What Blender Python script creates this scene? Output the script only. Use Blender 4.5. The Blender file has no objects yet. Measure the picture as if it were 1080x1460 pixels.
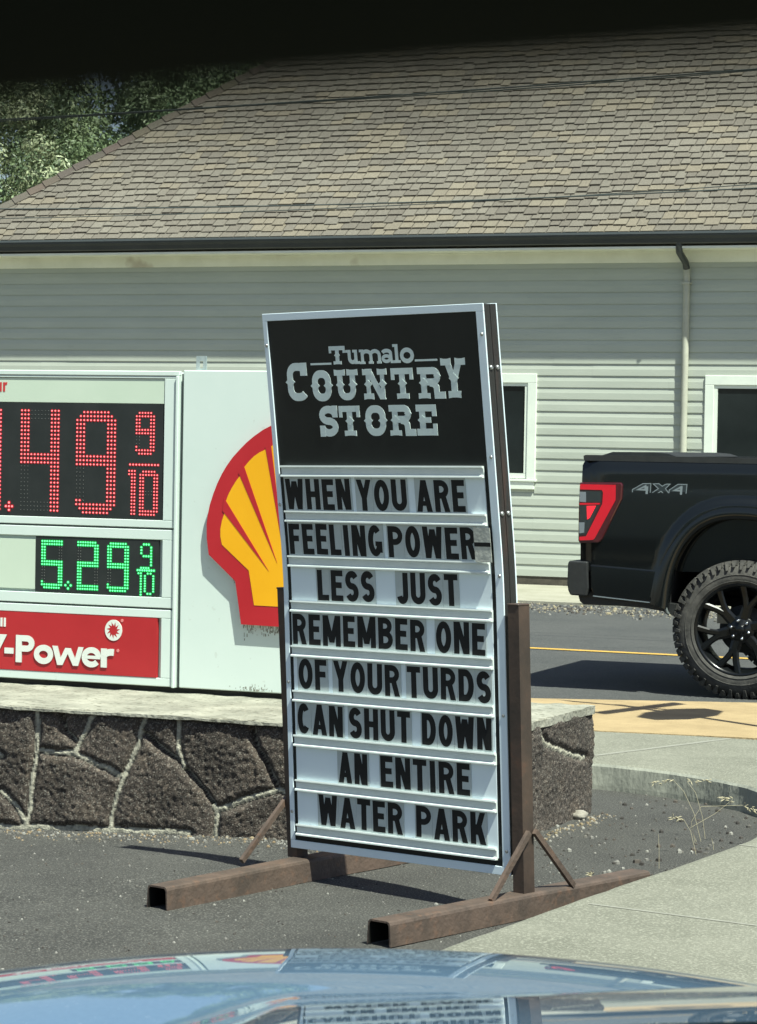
import bpy, math, random
from mathutils import Vector, Matrix, noise
R = math.radians
random.seed(7)
scene = bpy.context.scene
COL = scene.collection

# ---------------------------------------------------------------- camera
F_PX, PW, PH = 3900.0, 1080.0, 1460.0
EYE = Vector((0, 0, 1.60))
_p, _r = math.atan(105 / F_PX), R(1.0)
_F = Vector((0, math.cos(_p), -math.sin(_p)))
_U0 = Vector((0, math.sin(_p), math.cos(_p)))
_X0 = Vector((1, 0, 0))
_X = _X0 * math.cos(_r) + _U0 * math.sin(_r)
_U = _U0 * math.cos(_r) - _X0 * math.sin(_r)
cam = bpy.data.cameras.new('camera')
cam.sensor_fit = 'VERTICAL'
cam.sensor_height = 36.0
cam.sensor_width = 36.0
cam.lens = F_PX / PH * 36.0
cam.clip_start = 0.02
cam.clip_end = 2000
cam.dof.use_dof = True
cam.dof.focus_distance = 9.6
cam.dof.aperture_fstop = 45.0
camo = bpy.data.objects.new('camera', cam)
COL.objects.link(camo)
camo.matrix_world = Matrix(((_X.x, _U.x, -_F.x, EYE.x), (_X.y, _U.y, -_F.y, EYE.y), (_X.z, _U.z, -_F.z, EYE.z), (0, 0, 0, 1)))
scene.camera = camo

# ---------------------------------------------------------------- light
SUN_AZ = math.atan2(0.53, 0.848)          # to the right of straight behind the viewer
SUN_EL = R(61)
sd = Vector((math.sin(SUN_AZ) * math.cos(SUN_EL), -math.cos(SUN_AZ) * math.cos(SUN_EL), math.sin(SUN_EL)))
world = bpy.data.worlds.new("World")
scene.world = world
world.use_nodes = True
wn = world.node_tree
wn.nodes.clear()
sky = wn.nodes.new('ShaderNodeTexSky')
sky.sky_type = 'NISHITA'
sky.sun_disc = False
sky.sun_elevation = SUN_EL
sky.sun_rotation = math.atan2(sd.x, sd.y)
sky.air_density = 1.0
sky.dust_density = 1.2
bg = wn.nodes.new('ShaderNodeBackground')
bg.inputs['Strength'].default_value = 0.065
wo = wn.nodes.new('ShaderNodeOutputWorld')
wn.links.new(sky.outputs[0], bg.inputs[0])
wn.links.new(bg.outputs[0], wo.inputs[0])
sl = bpy.data.lights.new('sun', 'SUN')
sl.energy = 5.0
sl.angle = R(0.53)
sl.color = (0.96, 1.0, 0.88)
so = bpy.data.objects.new('sun', sl)
COL.objects.link(so)
so.rotation_euler = (-sd).to_track_quat('-Z', 'Y').to_euler()
so.location = (4, -6, 12)
scene.view_settings.view_transform = 'Standard'
scene.view_settings.look = 'None'
scene.view_settings.gamma = 1.0
scene.view_settings.exposure = 0.90

# ---------------------------------------------------------------- frames of reference
YAW = R(23)
SU = Vector((math.cos(YAW), -math.sin(YAW), 0))      # along the street
ST = Vector((math.sin(YAW), math.cos(YAW), 0))       # across the street, away from the viewer


def ray(px, py):
    return _F + _X * ((px - 540) / F_PX) - _U * ((py - 730) / F_PX)


def hit(px, py, p0, n):
    d = ray(px, py)
    return EYE + d * ((p0 - EYE).dot(n) / d.dot(n))


def w2s(p):
    return Vector((p.dot(SU), p.dot(ST), p.z))


def s2w(s, t, z=0.0):
    return SU * s + ST * t + Vector((0, 0, z))


def on_t(px, py, t):
    """traced point -> (s, z) on the street-parallel plane at t"""
    q = w2s(hit(px, py, ST * t, ST))
    return q.x, q.z


def on_ground(px, py, z=0.0):
    return hit(px, py, Vector((0, 0, z)), Vector((0, 0, 1)))


def smooth(a, b, x):
    k = max(0.0, min(1.0, (x - a) / (b - a)))
    return k * k * (3 - 2 * k)


# ---------------------------------------------------------------- materials
def mat(name, c1, c2=None, scale=6.0, rough=0.6, bump=0.0, bscale=None, metallic=0.0, coat=0.0, spec=0.5,
        fine=None, attr=None, emit=None, estr=0.0, detail=6.0, stretch=None, coat_rough=0.03, lo=0.35, hi=0.65):
    m = bpy.data.materials.new(name)
    m.use_nodes = True
    nt = m.node_tree
    b = nt.nodes['Principled BSDF']
    b.inputs['Roughness'].default_value = rough
    b.inputs['Metallic'].default_value = metallic
    b.inputs['Coat Weight'].default_value = coat
    b.inputs['Coat Roughness'].default_value = coat_rough
    b.inputs['Specular IOR Level'].default_value = spec
    L = nt.links.new
    tc = nt.nodes.new('ShaderNodeTexCoord')
    src = tc.outputs['Object']
    if stretch:
        mp = nt.nodes.new('ShaderNodeMapping')
        mp.inputs['Scale'].default_value = stretch
        L(src, mp.inputs[0])
        src = mp.outputs[0]
    n1 = nt.nodes.new('ShaderNodeTexNoise')
    n1.inputs['Scale'].default_value = scale
    n1.inputs['Detail'].default_value = detail
    n1.inputs['Roughness'].default_value = 0.62
    L(src, n1.inputs[0])
    col = None
    if attr:
        at = nt.nodes.new('ShaderNodeAttribute')
        at.attribute_name = attr
        col = at.outputs['Color']
        if c2 is not None:      # c1, c2 are multipliers
            rp = nt.nodes.new('ShaderNodeValToRGB')
            rp.color_ramp.elements[0].position = lo
            rp.color_ramp.elements[1].position = hi
            rp.color_ramp.elements[0].color = (*c1, 1)
            rp.color_ramp.elements[1].color = (*c2, 1)
            L(n1.outputs[0], rp.inputs[0])
            mx = nt.nodes.new('ShaderNodeMix')
            mx.data_type = 'RGBA'
            mx.blend_type = 'MULTIPLY'
            mx.inputs[0].default_value = 1
            L(col, mx.inputs[6])
            L(rp.outputs[0], mx.inputs[7])
            col = mx.outputs[2]
    elif c2 is not None:
        rp = nt.nodes.new('ShaderNodeValToRGB')
        rp.color_ramp.elements[0].position = lo
        rp.color_ramp.elements[1].position = hi
        rp.color_ramp.elements[0].color = (*c1, 1)
        rp.color_ramp.elements[1].color = (*c2, 1)
        L(n1.outputs[0], rp.inputs[0])
        col = rp.outputs[0]
    if fine:                    # (scale, threshold_lo, threshold_hi, colour, amount)
        n2 = nt.nodes.new('ShaderNodeTexNoise')
        n2.inputs['Scale'].default_value = fine[0]
        n2.inputs['Detail'].default_value = 3
        L(src, n2.inputs[0])
        r2 = nt.nodes.new('ShaderNodeMapRange')
        r2.inputs[1].default_value = fine[1]
        r2.inputs[2].default_value = fine[2]
        r2.inputs[3].default_value = 0
        r2.inputs[4].default_value = fine[4]
        L(n2.outputs[0], r2.inputs[0])
        mx = nt.nodes.new('ShaderNodeMix')
        mx.data_type = 'RGBA'
        L(r2.outputs[0], mx.inputs[0])
        if col is None:
            mx.inputs[6].default_value = (*c1, 1)
        else:
            L(col, mx.inputs[6])
        mx.inputs[7].default_value = (*fine[3], 1)
        col = mx.outputs[2]
    if col is None:
        b.inputs['Base Color'].default_value = (*c1, 1)
    else:
        L(col, b.inputs['Base Color'])
    if bump:
        nb = nt.nodes.new('ShaderNodeTexNoise')
        nb.inputs['Scale'].default_value = bscale or scale * 3
        nb.inputs['Detail'].default_value = 5
        L(src, nb.inputs[0])
        bp = nt.nodes.new('ShaderNodeBump')
        bp.inputs['Strength'].default_value = bump
        bp.inputs['Distance'].default_value = 0.01
        L(nb.outputs[0], bp.inputs['Height'])
        L(bp.outputs[0], b.inputs['Normal'])
    if emit:
        b.inputs['Emission Color'].default_value = (*emit, 1)
        b.inputs['Emission Strength'].default_value = estr
    return m


M = {}
M['asphalt'] = mat('lot_asphalt', (.031, .031, .028), (.053, .053, .047), 2.2, .9, 1.0, 170, fine=(150, .53, .64, (.16, .157, .14), .85))
M['road'] = mat('road_asphalt', (.036, .039, .039), (.056, .058, .056), 1.1, .9, .6, 120, fine=(110, .55, .68, (.14, .142, .135), .75))
M['concrete'] = mat('sidewalk_concrete', (.138, .140, .108), (.185, .186, .146), 2.5, .9, .7, 130, fine=(120, .52, .62, (.28, .28, .225), .8))
M['concrete_old'] = mat('weathered_concrete', (.25, .26, .22), (.35, .36, .30), 5, .9, .4, 50, fine=(60, .62, .72, (.10, .10, .08), .6), stretch=(1, 1, .5))
M['tan'] = mat('tan_concrete', (.28, .205, .105), (.37, .275, .145), 4, .9, .5, 90, fine=(120, .58, .7, (.20, .14, .07), .5))
M['cap'] = mat('wall_cap_mortar', (.17, .17, .135), (.33, .325, .265), 4, .95, .9, 45, fine=(34, .56, .68, (.10, .097, .07), .75))
M['ground'] = mat('dry_ground', (.10, .085, .06), (.18, .15, .10), .6, .95, .5, 20)
M['yellow_paint'] = mat('yellow_road_paint', (.42, .25, .045), (.52, .33, .07), 30, .8, .2, 100)
M['stone'] = mat('lava_stone', (.50, .50, .50), (1.35, 1.32, 1.28), 45, .95, .6, 170, attr='col', fine=(150, .56, .67, (.24, .225, .19), .75), lo=.30, hi=.70)
M['siding'] = mat('siding_vinyl', (.372, .408, .348), (.416, .452, .388), .9, .55, .08, 40, stretch=(1, 1, 5), fine=(7, .64, .78, (.27, .30, .25), .35))
M['frieze'] = mat('frieze_paint', (.70, .72, .60), (.80, .82, .70), 3, .6, .1, 30, fine=(2.1, .66, .74, (.34, .28, .19), .6))
M['trim_white'] = mat('trim_paint', (.64, .70, .62), (.70, .76, .67), 4, .5, .05, 30)
M['shingle'] = mat('asphalt_shingle', (.80, .80, .80), (1.18, 1.18, 1.18), 60, .95, .7, 160, attr='col')
M['gutter'] = mat('gutter_paint', (.030, .036, .034), (.042, .048, .045), 3, .35)
M['pipe'] = mat('downspout_paint', (.36, .37, .30), (.44, .45, .37), 5, .5, .05, 30)
M['glass'] = mat('window_glass', (.008, .012, .013), (.016, .022, .023), 1.3, .05, spec=.25)
M['foundation'] = mat('foundation_wall', (.05, .045, .035), (.09, .08, .06), 8, .9, .3, 40)
M['white_sign'] = mat('white_sign_paint', (.56, .655, .605), (.60, .69, .64), 1.5, .35, spec=.4, fine=(30, .69, .75, (.38, .40, .35), .25))
M['cream_panel'] = mat('cream_lens', (.50, .60, .48), (.54, .635, .515), 2, .3)
M['groove'] = mat('dark_groove', (.10, .115, .11))
M['base_dark'] = mat('dark_base_strip', (.012, .013, .011), (.03, .03, .026), 12, .8)
M['black_panel'] = mat('led_panel_black', (.012, .016, .015), (.018, .022, .021), 9, .45)
M['red_panel'] = mat('red_sign_face', (.37, .016, .020), (.42, .020, .025), 3, .35, fine=(45, .70, .76, (.2, .045, .035), .4))
M['emblem_red'] = mat('emblem_red', (.39, .012, .018), (.43, .016, .023), 3, .35)
M['emblem_yellow'] = mat('emblem_yellow', (.76, .365, .003), (.80, .395, .006), 3, .35)
M['white_letter'] = mat('raised_white_letter', (.64, .68, .62), (.68, .72, .66), 9, .4)
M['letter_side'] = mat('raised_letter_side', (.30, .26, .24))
M['red_letter'] = mat('red_letter', (.48, .035, .035))
M['pink_mark'] = mat('small_pink_mark', (.62, .20, .19))
M['grime'] = mat('sign_grime', (.16, .16, .125), (.30, .31, .26), 40, .9)
M['zinc'] = mat('galvanised_bracket', (.30, .36, .36), (.42, .48, .47), 30, .5, metallic=.4)
M['led_red'] = mat('red_led', (.25, .01, .012), emit=(1.0, .20, .20), estr=1.3)
M['led_red_halo'] = mat('red_led_lens_glow', (.14, .004, .007), emit=(.75, .01, .03), estr=.20)  # disc behind a lit dot; red bleed round it is put into this glow
M['led_green'] = mat('green_led', (.02, .25, .05), emit=(.10, 1.0, .28), estr=1.25)
M['led_green_halo'] = mat('green_led_lens_glow', (.005, .10, .025), emit=(.0, .55, .12), estr=.14)  # same for green: light bleed between dots given as a glowing disc
M['led_off'] = mat('unlit_led', (.10, .105, .10), rough=.3)
M['steel'] = mat('rusty_steel', (.070, .053, .042), (.122, .085, .065), 9, .62, .35, 60, metallic=.2, fine=(26, .58, .74, (.18, .10, .062), .5))
M['post'] = mat('brown_painted_post', (.040, .030, .024), (.075, .050, .037), 7, .5, .12, 60, metallic=.2, fine=(14, .62, .78, (.13, .06, .035), .5))
M['beam_in'] = mat('beam_inside', (.006, .006, .005))
M['board_black'] = mat('black_sign_face', (.009, .013, .013), (.014, .018, .018), 4, .35, spec=.25)
M['board_edge'] = mat('stained_board_edge', (.015, .015, .013), (.060, .026, .017), 2.2, .55, .5, 40, stretch=(8, 8, 1), lo=.52, hi=.80)
M['alu'] = mat('white_aluminium_edge', (.66, .78, .83), (.72, .83, .88), 3, .38)
M['bolt'] = mat('screw_head', (.42, .44, .43), rough=.3, metallic=.8)
M['reader'] = mat('reader_sheet', (.72, .83, .86), (.76, .87, .90), 2, .4)
M['track'] = mat('letter_track', (.60, .67, .64), (.66, .72, .69), 14, .35)
M['tile'] = mat('letter_tile_plastic', (.40, .465, .46), (.47, .535, .525), 12, .28)
M['tape_tile'] = mat('taped_tile', (.40, .42, .37), (.55, .57, .50), 28, .25, .3, 40)
M['letter'] = mat('black_letter_vinyl', (.006, .007, .007), (.012, .013, .013), 20, .55, spec=.25)
M['logo_grey'] = mat('pale_logo_vinyl', (.60, .71, .68), (.65, .76, .73), 14, .45)
M['truck_paint'] = mat('black_truck_paint', (.006, .0075, .008), rough=.10, spec=.48)
M['truck_trim'] = mat('black_plastic_trim', (.012, .014, .014), (.019, .021, .021), 30, .5, .1, 200)
M['wheel_well'] = mat('wheel_well_liner', (.006, .007, .007), rough=.85)
M['tyre'] = mat('tyre_rubber', (.030, .030, .027), (.078, .075, .066), 14, .85, .3, 60)
M['rim'] = mat('black_alloy', (.004, .005, .0055), rough=.25, spec=.35)
M['chrome'] = mat('chrome', (.65, .66, .66), rough=.12, metallic=1)
M['lamp_red'] = mat('tail_lamp_red', (.46, .006, .018), rough=.12, coat=1, emit=(.9, .01, .03), estr=.05)
M['lamp_dark'] = mat('tail_lamp_dark', (.055, .006, .009), rough=.12, coat=1)
M['lamp_smoke'] = mat('tail_lamp_smoke', (.020, .026, .028), rough=.12, coat=1)
M['lamp_clear'] = mat('reverse_lamp', (.16, .19, .21), rough=.15, coat=1)
M['lamp_lit'] = mat('lit_stop_lamp', (.75, .015, .025), emit=(1, .012, .03), estr=.45)
M['decal'] = mat('decal_grey', (.17, .205, .22), rough=.3)
M['decal_fill'] = mat('decal_fill', (.022, .030, .034), rough=.3)
M['brake'] = mat('brake_disc', (.16, .17, .17), rough=.35, metallic=.8)
M['hood'] = mat('blue_grey_car_paint', (.082, .150, .228), (.092, .165, .246), 220, .45, coat=1.0, spec=.3, coat_rough=.008, detail=1, fine=(260, .68, .74, (.34, .42, .50), .6))
M['cabin'] = mat('black_cabin_trim', (.005, .008, .007), (.007, .010, .009), 60, .95, spec=.1)
M['rock'] = mat('pale_rock', (.20, .185, .155), (.31, .29, .245), 20, .9, .6, 40)
M['pebble'] = mat('gravel_mix', (1, 1, 1), None, rough=.9, attr='col')
M['straw'] = mat('dry_grass', (.36, .32, .20), (.46, .42, .29), 40, .8)
M['leaf'] = mat('tree_leaf', (1, 1, 1), None, rough=.5, spec=.4, attr='col')
M['bark'] = mat('tree_bark', (.20, .17, .13), (.36, .32, .26), 10, .9, .6, 30)
M['walk'] = mat('pale_walkway', (.25, .245, .185), (.32, .31, .245), 3, .9, .4, 60, fine=(60, .6, .7, (.15, .13, .09), .6))
M['joint'] = mat('joint_concrete', (.20, .20, .165), (.25, .25, .21), 30, .9)
M['wire'] = mat('wire_sheath', (.05, .062, .058), rough=.5)
M['stop_red'] = mat('stop_sign_red', (.42, .012, .02), rough=.4)
M['green_blade'] = mat('street_blade_green', (.02, .17, .07), rough=.4)


# ---------------------------------------------------------------- object helpers
class MB:
    """collects faces; build() links them as ONE mesh object"""

    def __init__(self):
        self.v, self.f, self.mi, self.sm, self.c = [], [], [], [], []
        self.k = 0

    def face(self, pts, mi=0, smooth=False, col=None):
        n = len(self.v)
        self.v += [Vector(p) for p in pts]
        self.f.append(list(range(n, n + len(pts))))
        self.mi.append(mi)
        self.sm.append(smooth)
        self.c.append(col)

    def grid(self, P, mi=0, smooth=True, cols=None, close=False, skip=None):
        n = len(self.v)
        nr, nc = len(P), len(P[0])
        for row in P:
            self.v += [Vector(p) for p in row]
        for i in range(nr - 1):
            for j in range(nc if close else nc - 1):
                if skip and skip(i, j):
                    continue
                j2 = (j + 1) % nc
                self.f.append([n + i * nc + j, n + i * nc + j2, n + (i + 1) * nc + j2, n + (i + 1) * nc + j])
                self.mi.append(mi if not callable(mi) else mi(i, j))
                self.sm.append(smooth)
                self.c.append(cols(i, j) if cols else None)

    def box(self, a, b, mi=0, bev=0.0, col=None, M4=None):
        x0, y0, z0 = a
        x1, y1, z1 = b
        if bev <= 0:
            V = [(x0, y0, z0), (x1, y0, z0), (x1, y1, z0), (x0, y1, z0), (x0, y0, z1), (x1, y0, z1), (x1, y1, z1), (x0, y1, z1)]
            F = [(0, 3, 2, 1), (4, 5, 6, 7), (0, 1, 5, 4), (1, 2, 6, 5), (2, 3, 7, 6), (3, 0, 4, 7)]
        else:
            V = []
            for (x, y, z) in [(x0, y0, z0), (x1, y0, z0), (x1, y1, z0), (x0, y1, z0), (x0, y0, z1), (x1, y0, z1), (x1, y1, z1), (x0, y1, z1)]:
                dx = bev if x == x0 else -bev
                dy = bev if y == y0 else -bev
                dz = bev if z == z0 else -bev
                V += [(x, y + dy, z + dz), (x + dx, y, z + dz), (x + dx, y + dy, z)]
            X = lambda i: i * 3
            Y = lambda i: i * 3 + 1
            Z = lambda i: i * 3 + 2
            F = [(Z(0), Z(3), Z(2), Z(1)), (Z(4), Z(5), Z(6), Z(7)), (Y(0), Y(1), Y(5), Y(4)), (X(1), X(2), X(6), X(5)),
                 (Y(2), Y(3), Y(7), Y(6)), (X(3), X(0), X(4), X(7)),
                 (Y(0), Z(0), Z(1), Y(1)), (X(1), Z(1), Z(2), X(2)), (Y(2), Z(2), Z(3), Y(3)), (X(3), Z(3), Z(0), X(0)),
                 (Y(5), Z(5), Z(4), Y(4)), (X(6), Z(6), Z(5), X(5)), (Y(7), Z(7), Z(6), Y(6)), (X(4), Z(4), Z(7), X(7)),
                 (X(0), Y(0), Y(4), X(4)), (Y(1), X(1), X(5), Y(5)), (X(2), Y(2), Y(6), X(6)), (Y(3), X(3), X(7), Y(7))]
            F += [(X(i), Z(i), Y(i)) if i in (0, 2, 5, 7) else (X(i), Y(i), Z(i)) for i in range(8)]
        if M4 is not None:
            V = [M4 @ Vector(p) for p in V]
        n = len(self.v)
        self.v += [Vector(p) for p in V]
        for f in F:
            self.f.append([n + i for i in f])
            self.mi.append(mi)
            self.sm.append(False)
            self.c.append(col)

    def prism(self, poly, y0, y1, mi=0, side=None):
        """poly: [(x, z)] extruded from y0 (front) to y1"""
        a = [(x, y0, z) for x, z in poly]
        b = [(x, y1, z) for x, z in poly]
        self.face(a, mi)
        self.face(b[::-1], mi)
        n = len(poly)
        for i in range(n):
            j = (i + 1) % n
            self.face([a[i], b[i], b[j], a[j]], mi if side is None else side)

    def tube(self, pts, r, n=8, mi=0, cap=True, rs=None):
        pts = [Vector(p) for p in pts]
        rows = []
        up = Vector((0, 0, 1))
        for i, p in enumerate(pts):
            d = (pts[min(i + 1, len(pts) - 1)] - pts[max(i - 1, 0)]).normalized()
            a = d.cross(up)
            if a.length < 1e-3:
                a = d.cross(Vector((0, 1, 0)))
            a.normalize()
            b = a.cross(d)
            rr = rs[i] if rs else r
            rows.append([p + a * rr * math.cos(2 * math.pi * k / n) + b * rr * math.sin(2 * math.pi * k / n) for k in range(n)])
        self.grid(rows, mi, True, close=True)
        if cap:
            self.face(rows[0][::-1], mi)
            self.face(rows[-1], mi)

    def lathe(self, prof, n=48, mi=0, axis='y', c=(0, 0, 0), smooth=True):
        rows = []
        for k in range(n + 1):
            a = 2 * math.pi * k / n
            row = []
            for r, h in prof:
                row.append((c[0] + r * math.cos(a), c[1] + h, c[2] + r * math.sin(a)) if axis == 'y' else (c[0] + r * math.cos(a), c[1] + r * math.sin(a), c[2] + h))
            rows.append(row)
        self.grid(rows, mi, smooth)

    def build(self, name, mats, parent=None, off=None, colattr=False):
        me = bpy.data.meshes.new(name)
        V = self.v if off is None else [p - off for p in self.v]
        me.from_pydata([tuple(p) for p in V], [], self.f)
        for m in (mats if isinstance(mats, (list, tuple)) else [mats]):
            me.materials.append(m)
        me.polygons.foreach_set('material_index', self.mi)
        me.polygons.foreach_set('use_smooth', self.sm)
        if colattr:
            ca = me.color_attributes.new('col', 'FLOAT_COLOR', 'CORNER')
            data = []
            for f, c in zip(self.f, self.c):
                c = c or (.5, .5, .5)
                if isinstance(c, list):
                    for q in c:
                        data += [q[0], q[1], q[2], 1.0]
                else:
                    data += [c[0], c[1], c[2], 1.0] * len(f)
            ca.data.foreach_set('color', data)
        me.update()
        o = bpy.data.objects.new(name, me)
        COL.objects.link(o)
        if parent:
            o.parent = parent
        return o


def tag(o, label=None, cat=None, group=None, kind=None):
    if label:
        o['label'] = label
    if cat:
        o['category'] = cat
    if group:
        o['group'] = group
    if kind:
        o['kind'] = kind
    return o


def thing(name, label, cat, loc, rz=0.0, group=None):
    o = bpy.data.objects.new(name, None)
    o.empty_display_size = .2
    COL.objects.link(o)
    o.location = loc
    o.rotation_euler = (0, 0, rz)
    return tag(o, label, cat, group)


def recalc(o):
    import bmesh
    bm = bmesh.new()
    bm.from_mesh(o.data)
    bmesh.ops.remove_doubles(bm, verts=bm.verts, dist=1e-5)
    bmesh.ops.recalc_face_normals(bm, faces=bm.faces)
    bm.to_mesh(o.data)
    bm.free()
    return o


# ---------------------------------------------------------------- lettering (strokes -> thin solid letters)
def arc(cx, cz, rx, rz, a0, a1, n=12):
    return [(cx + rx * math.cos(R(a0 + (a1 - a0) * i / n)), cz + rz * math.sin(R(a0 + (a1 - a0) * i / n))) for i in range(n + 1)]


def ribbon(pts, w, closed=False):
    n = len(pts)
    P = [Vector((p[0], p[1])) for p in pts]
    L, Rr = [], []
    for i in range(n):
        if closed:
            a, b = P[(i - 1) % n], P[(i + 1) % n]
            d1, d2 = (P[i] - a), (b - P[i])
        else:
            d1 = P[i] - P[i - 1] if i > 0 else P[1] - P[0]
            d2 = P[i + 1] - P[i] if i < n - 1 else P[i] - P[i - 1]
        d1.normalize()
        d2.normalize()
        n1, n2 = Vector((-d1.y, d1.x)), Vector((-d2.y, d2.x))
        m = n1 + n2
        if m.length < 1e-6:
            m = n1
        m.normalize()
        k = w / 2 / max(.35, m.dot(n1))
        L.append(P[i] + m * k)
        Rr.append(P[i] - m * k)
    q = []
    for i in range(n if closed else n - 1):
        j = (i + 1) % n
        q.append([tuple(Rr[i]), tuple(Rr[j]), tuple(L[j]), tuple(L[i])])
    return q


def rct(x0, z0, x1, z1):
    return [[(x0, z0), (x1, z0), (x1, z1), (x0, z1)]]


def dg(xb, zb, xt, zt, w):
    return [[(xb, zb), (xb + w, zb), (xt + w, zt), (xt, zt)]]


def bowl(L, Rx, z0, z1, s):
    """D-shaped ribbon from the stem"""
    rz = (z1 - z0) / 2 - s / 2
    cz = (z0 + z1) / 2
    rx = min(rz * 1.15, (Rx - L) * .7)
    cx = Rx - s / 2 - rx
    return ribbon([(L, z1 - s / 2)] + arc(cx, cz, rx, rz, 90, -90, 12) + [(L, z0 + s / 2)], s)


def glyph(ch, w, h, s):
    """list of stroke groups; each group is a list of quads"""
    a = s / 2
    sv = s * .88
    if ch == 'W':
        b1, b2, mt = .25 * w - a, .75 * w - a, .5 * w - a
        return [dg(b1, 0, 0, h, s), dg(b1, 0, mt, h * .92, s), dg(b2, 0, mt, h * .92, s), dg(b2, 0, w - s, h, s)]
    if ch == 'V':
        return [dg(w / 2 - a, 0, 0, h, s), dg(w / 2 - a, 0, w - s, h, s)]
    if ch == 'M':
        return [rct(0, 0, s, h), rct(w - s, 0, w, h), dg(w / 2 - a, h * .12, s * .1, h, s), dg(w / 2 - a, h * .12, w - s * 1.1, h, s)]
    if ch == 'N':
        return [rct(0, 0, s, h), rct(w - s, 0, w, h), dg(w - s * 1.15, 0, s * .15, h, s)]
    if ch == 'K':
        return [rct(0, 0, s, h), dg(w - s * 1.1, 0, s * .9, h * .62, s * 1.1), dg(s * .6, h * .30, w - s * 1.1, h, s)]
    if ch == 'Y':
        return [rct(w / 2 - a, 0, w / 2 + a, h * .46), dg(w / 2 - a, h * .40, 0, h, s), dg(w / 2 - a, h * .40, w - s, h, s)]
    if ch == 'A':
        return [dg(0, 0, w / 2 - a, h, s), dg(w - s, 0, w / 2 - a, h, s), rct(.24 * w, .19 * h, .76 * w, .19 * h + sv * .8)]
    if ch == 'H':
        return [rct(0, 0, s, h), rct(w - s, 0, w, h), rct(s * .5, h / 2 - sv / 2, w - s * .5, h / 2 + sv / 2)]
    if ch in 'EF':
        g = [rct(0, 0, s, h), rct(s * .5, h - sv, w, h), rct(s * .5, h * .5 - sv / 2 + h * .02, w * .9, h * .5 + sv / 2 + h * .02)]
        if ch == 'E':
            g.append(rct(s * .5, 0, w, sv))
        return g
    if ch == 'L':
        return [rct(0, 0, s, h), rct(s * .5, 0, w, sv)]
    if ch == 'I':
        return [rct(w / 2 - a, 0, w / 2 + a, h)]
    if ch == 'T':
        return [rct(w / 2 - a, 0, w / 2 + a, h - sv * .5), rct(0, h - sv, w, h)]
    if ch == 'O':
        return [ribbon(arc(w / 2, h / 2, w / 2 - a, h / 2 - a, 0, 360 - 360 / 28, 27), s, True)]
    if ch == 'C':
        return [ribbon(arc(w / 2, h / 2, w / 2 - a, h / 2 - a, 42, 318, 24), s)]
    if ch == 'G':
        return [ribbon(arc(w / 2, h / 2, w / 2 - a, h / 2 - a, 45, 330, 24), s), rct(w - s, h * .12, w, h * .48), rct(w * .52, h * .48 - sv * .8, w - s * .3, h * .48)]
    if ch == 'U':
        z = h * .32
        return [ribbon([(a, h)] + arc(w / 2, z, w / 2 - a, z - a, 180, 360, 16) + [(w - a, h)], s)]
    if ch == 'J':
        z = h * .30
        return [ribbon([(w - a, h)] + arc(w / 2, z, w / 2 - a, z - a, 0, -165, 14), s)]
    if ch == 'S':
        rz = (h - 2 * a) / 4
        rx = w / 2 - a
        return [ribbon(arc(w / 2, h - a - rz, rx, rz, 25, 270, 14)[:-1] + arc(w / 2, a + rz, rx, rz, 90, -155, 14), s)]
    if ch == 'D':
        return [rct(0, 0, s, h), ribbon([(a, h - a)] + arc(w * .46, h / 2, w * .54 - a, h / 2 - a, 90, -90, 16) + [(a, a)], s)]
    if ch == 'P':
        return [rct(0, 0, s, h), bowl(a, w, h * .40, h, sv)]
    if ch == 'R':
        return [rct(0, 0, s, h), bowl(a, w * .97, h * .42, h, sv), dg(w - s, 0, w * .42, h * .48, s)]
    if ch == 'B':
        return [rct(0, 0, s, h), bowl(a, w * .95, h * .48 - sv * .1, h, sv), bowl(a, w, 0, h * .48 + sv * .6, sv)]
    if ch == '-':
        return [rct(0, h * .40, w, h * .40 + s * .9)]
    # lower case: h is the x-height
    if ch == 'o':
        return [ribbon(arc(w / 2, h / 2, w / 2 - a, h / 2 - a, 0, 360 - 360 / 28, 27), s, True)]
    if ch == 'e':
        return [ribbon(arc(w / 2, h / 2, w / 2 - a, h / 2 - a, 0, 320, 24), s), rct(s * .6, h / 2 - sv * .32, w - a * .3, h / 2 + sv * .32)]
    if ch == 'w':
        return glyph('W', w, h, s)
    if ch == 'r':
        return [rct(0, 0, s, h), ribbon(arc(w * .78, h * .52, w * .6, h * .48 - a, 165, 75, 8), s)]
    if ch == 'a':
        return [ribbon(arc(w / 2 - s * .1, h / 2, w / 2 - a, h / 2 - a, 0, 360 - 360 / 28, 27), s, True), rct(w - s, 0, w, h)]
    if ch == 'u':
        z = h * .42
        return [ribbon([(a, h)] + arc(w / 2, z, w / 2 - a, z - a, 180, 360, 14), s), rct(w - s, 0, w, h)]
    if ch == 'l':
        return [rct(0, 0, s, h)]
    if ch == 'h':
        return [rct(0, 0, s, h), ribbon(arc(w / 2, h * .35, w / 2 - a, h * .26, 180, 0, 12) + [(w - a, 0)], s)]
    if ch == 'g':
        return [ribbon(arc(w / 2 - s * .1, h / 2, w / 2 - a, h / 2 - a, 0, 360 - 360 / 28, 27), s, True),
                ribbon([(w - a, h), (w - a, 0)] + arc(w / 2, -h * .02, w / 2 - a, h * .32, 0, -150, 10), s)]
    raise KeyError(ch)


def spur(x, z, r):
    return [[(x - r, z), (x, z - r * .8), (x + r, z), (x, z + r * .8)]]


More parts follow.
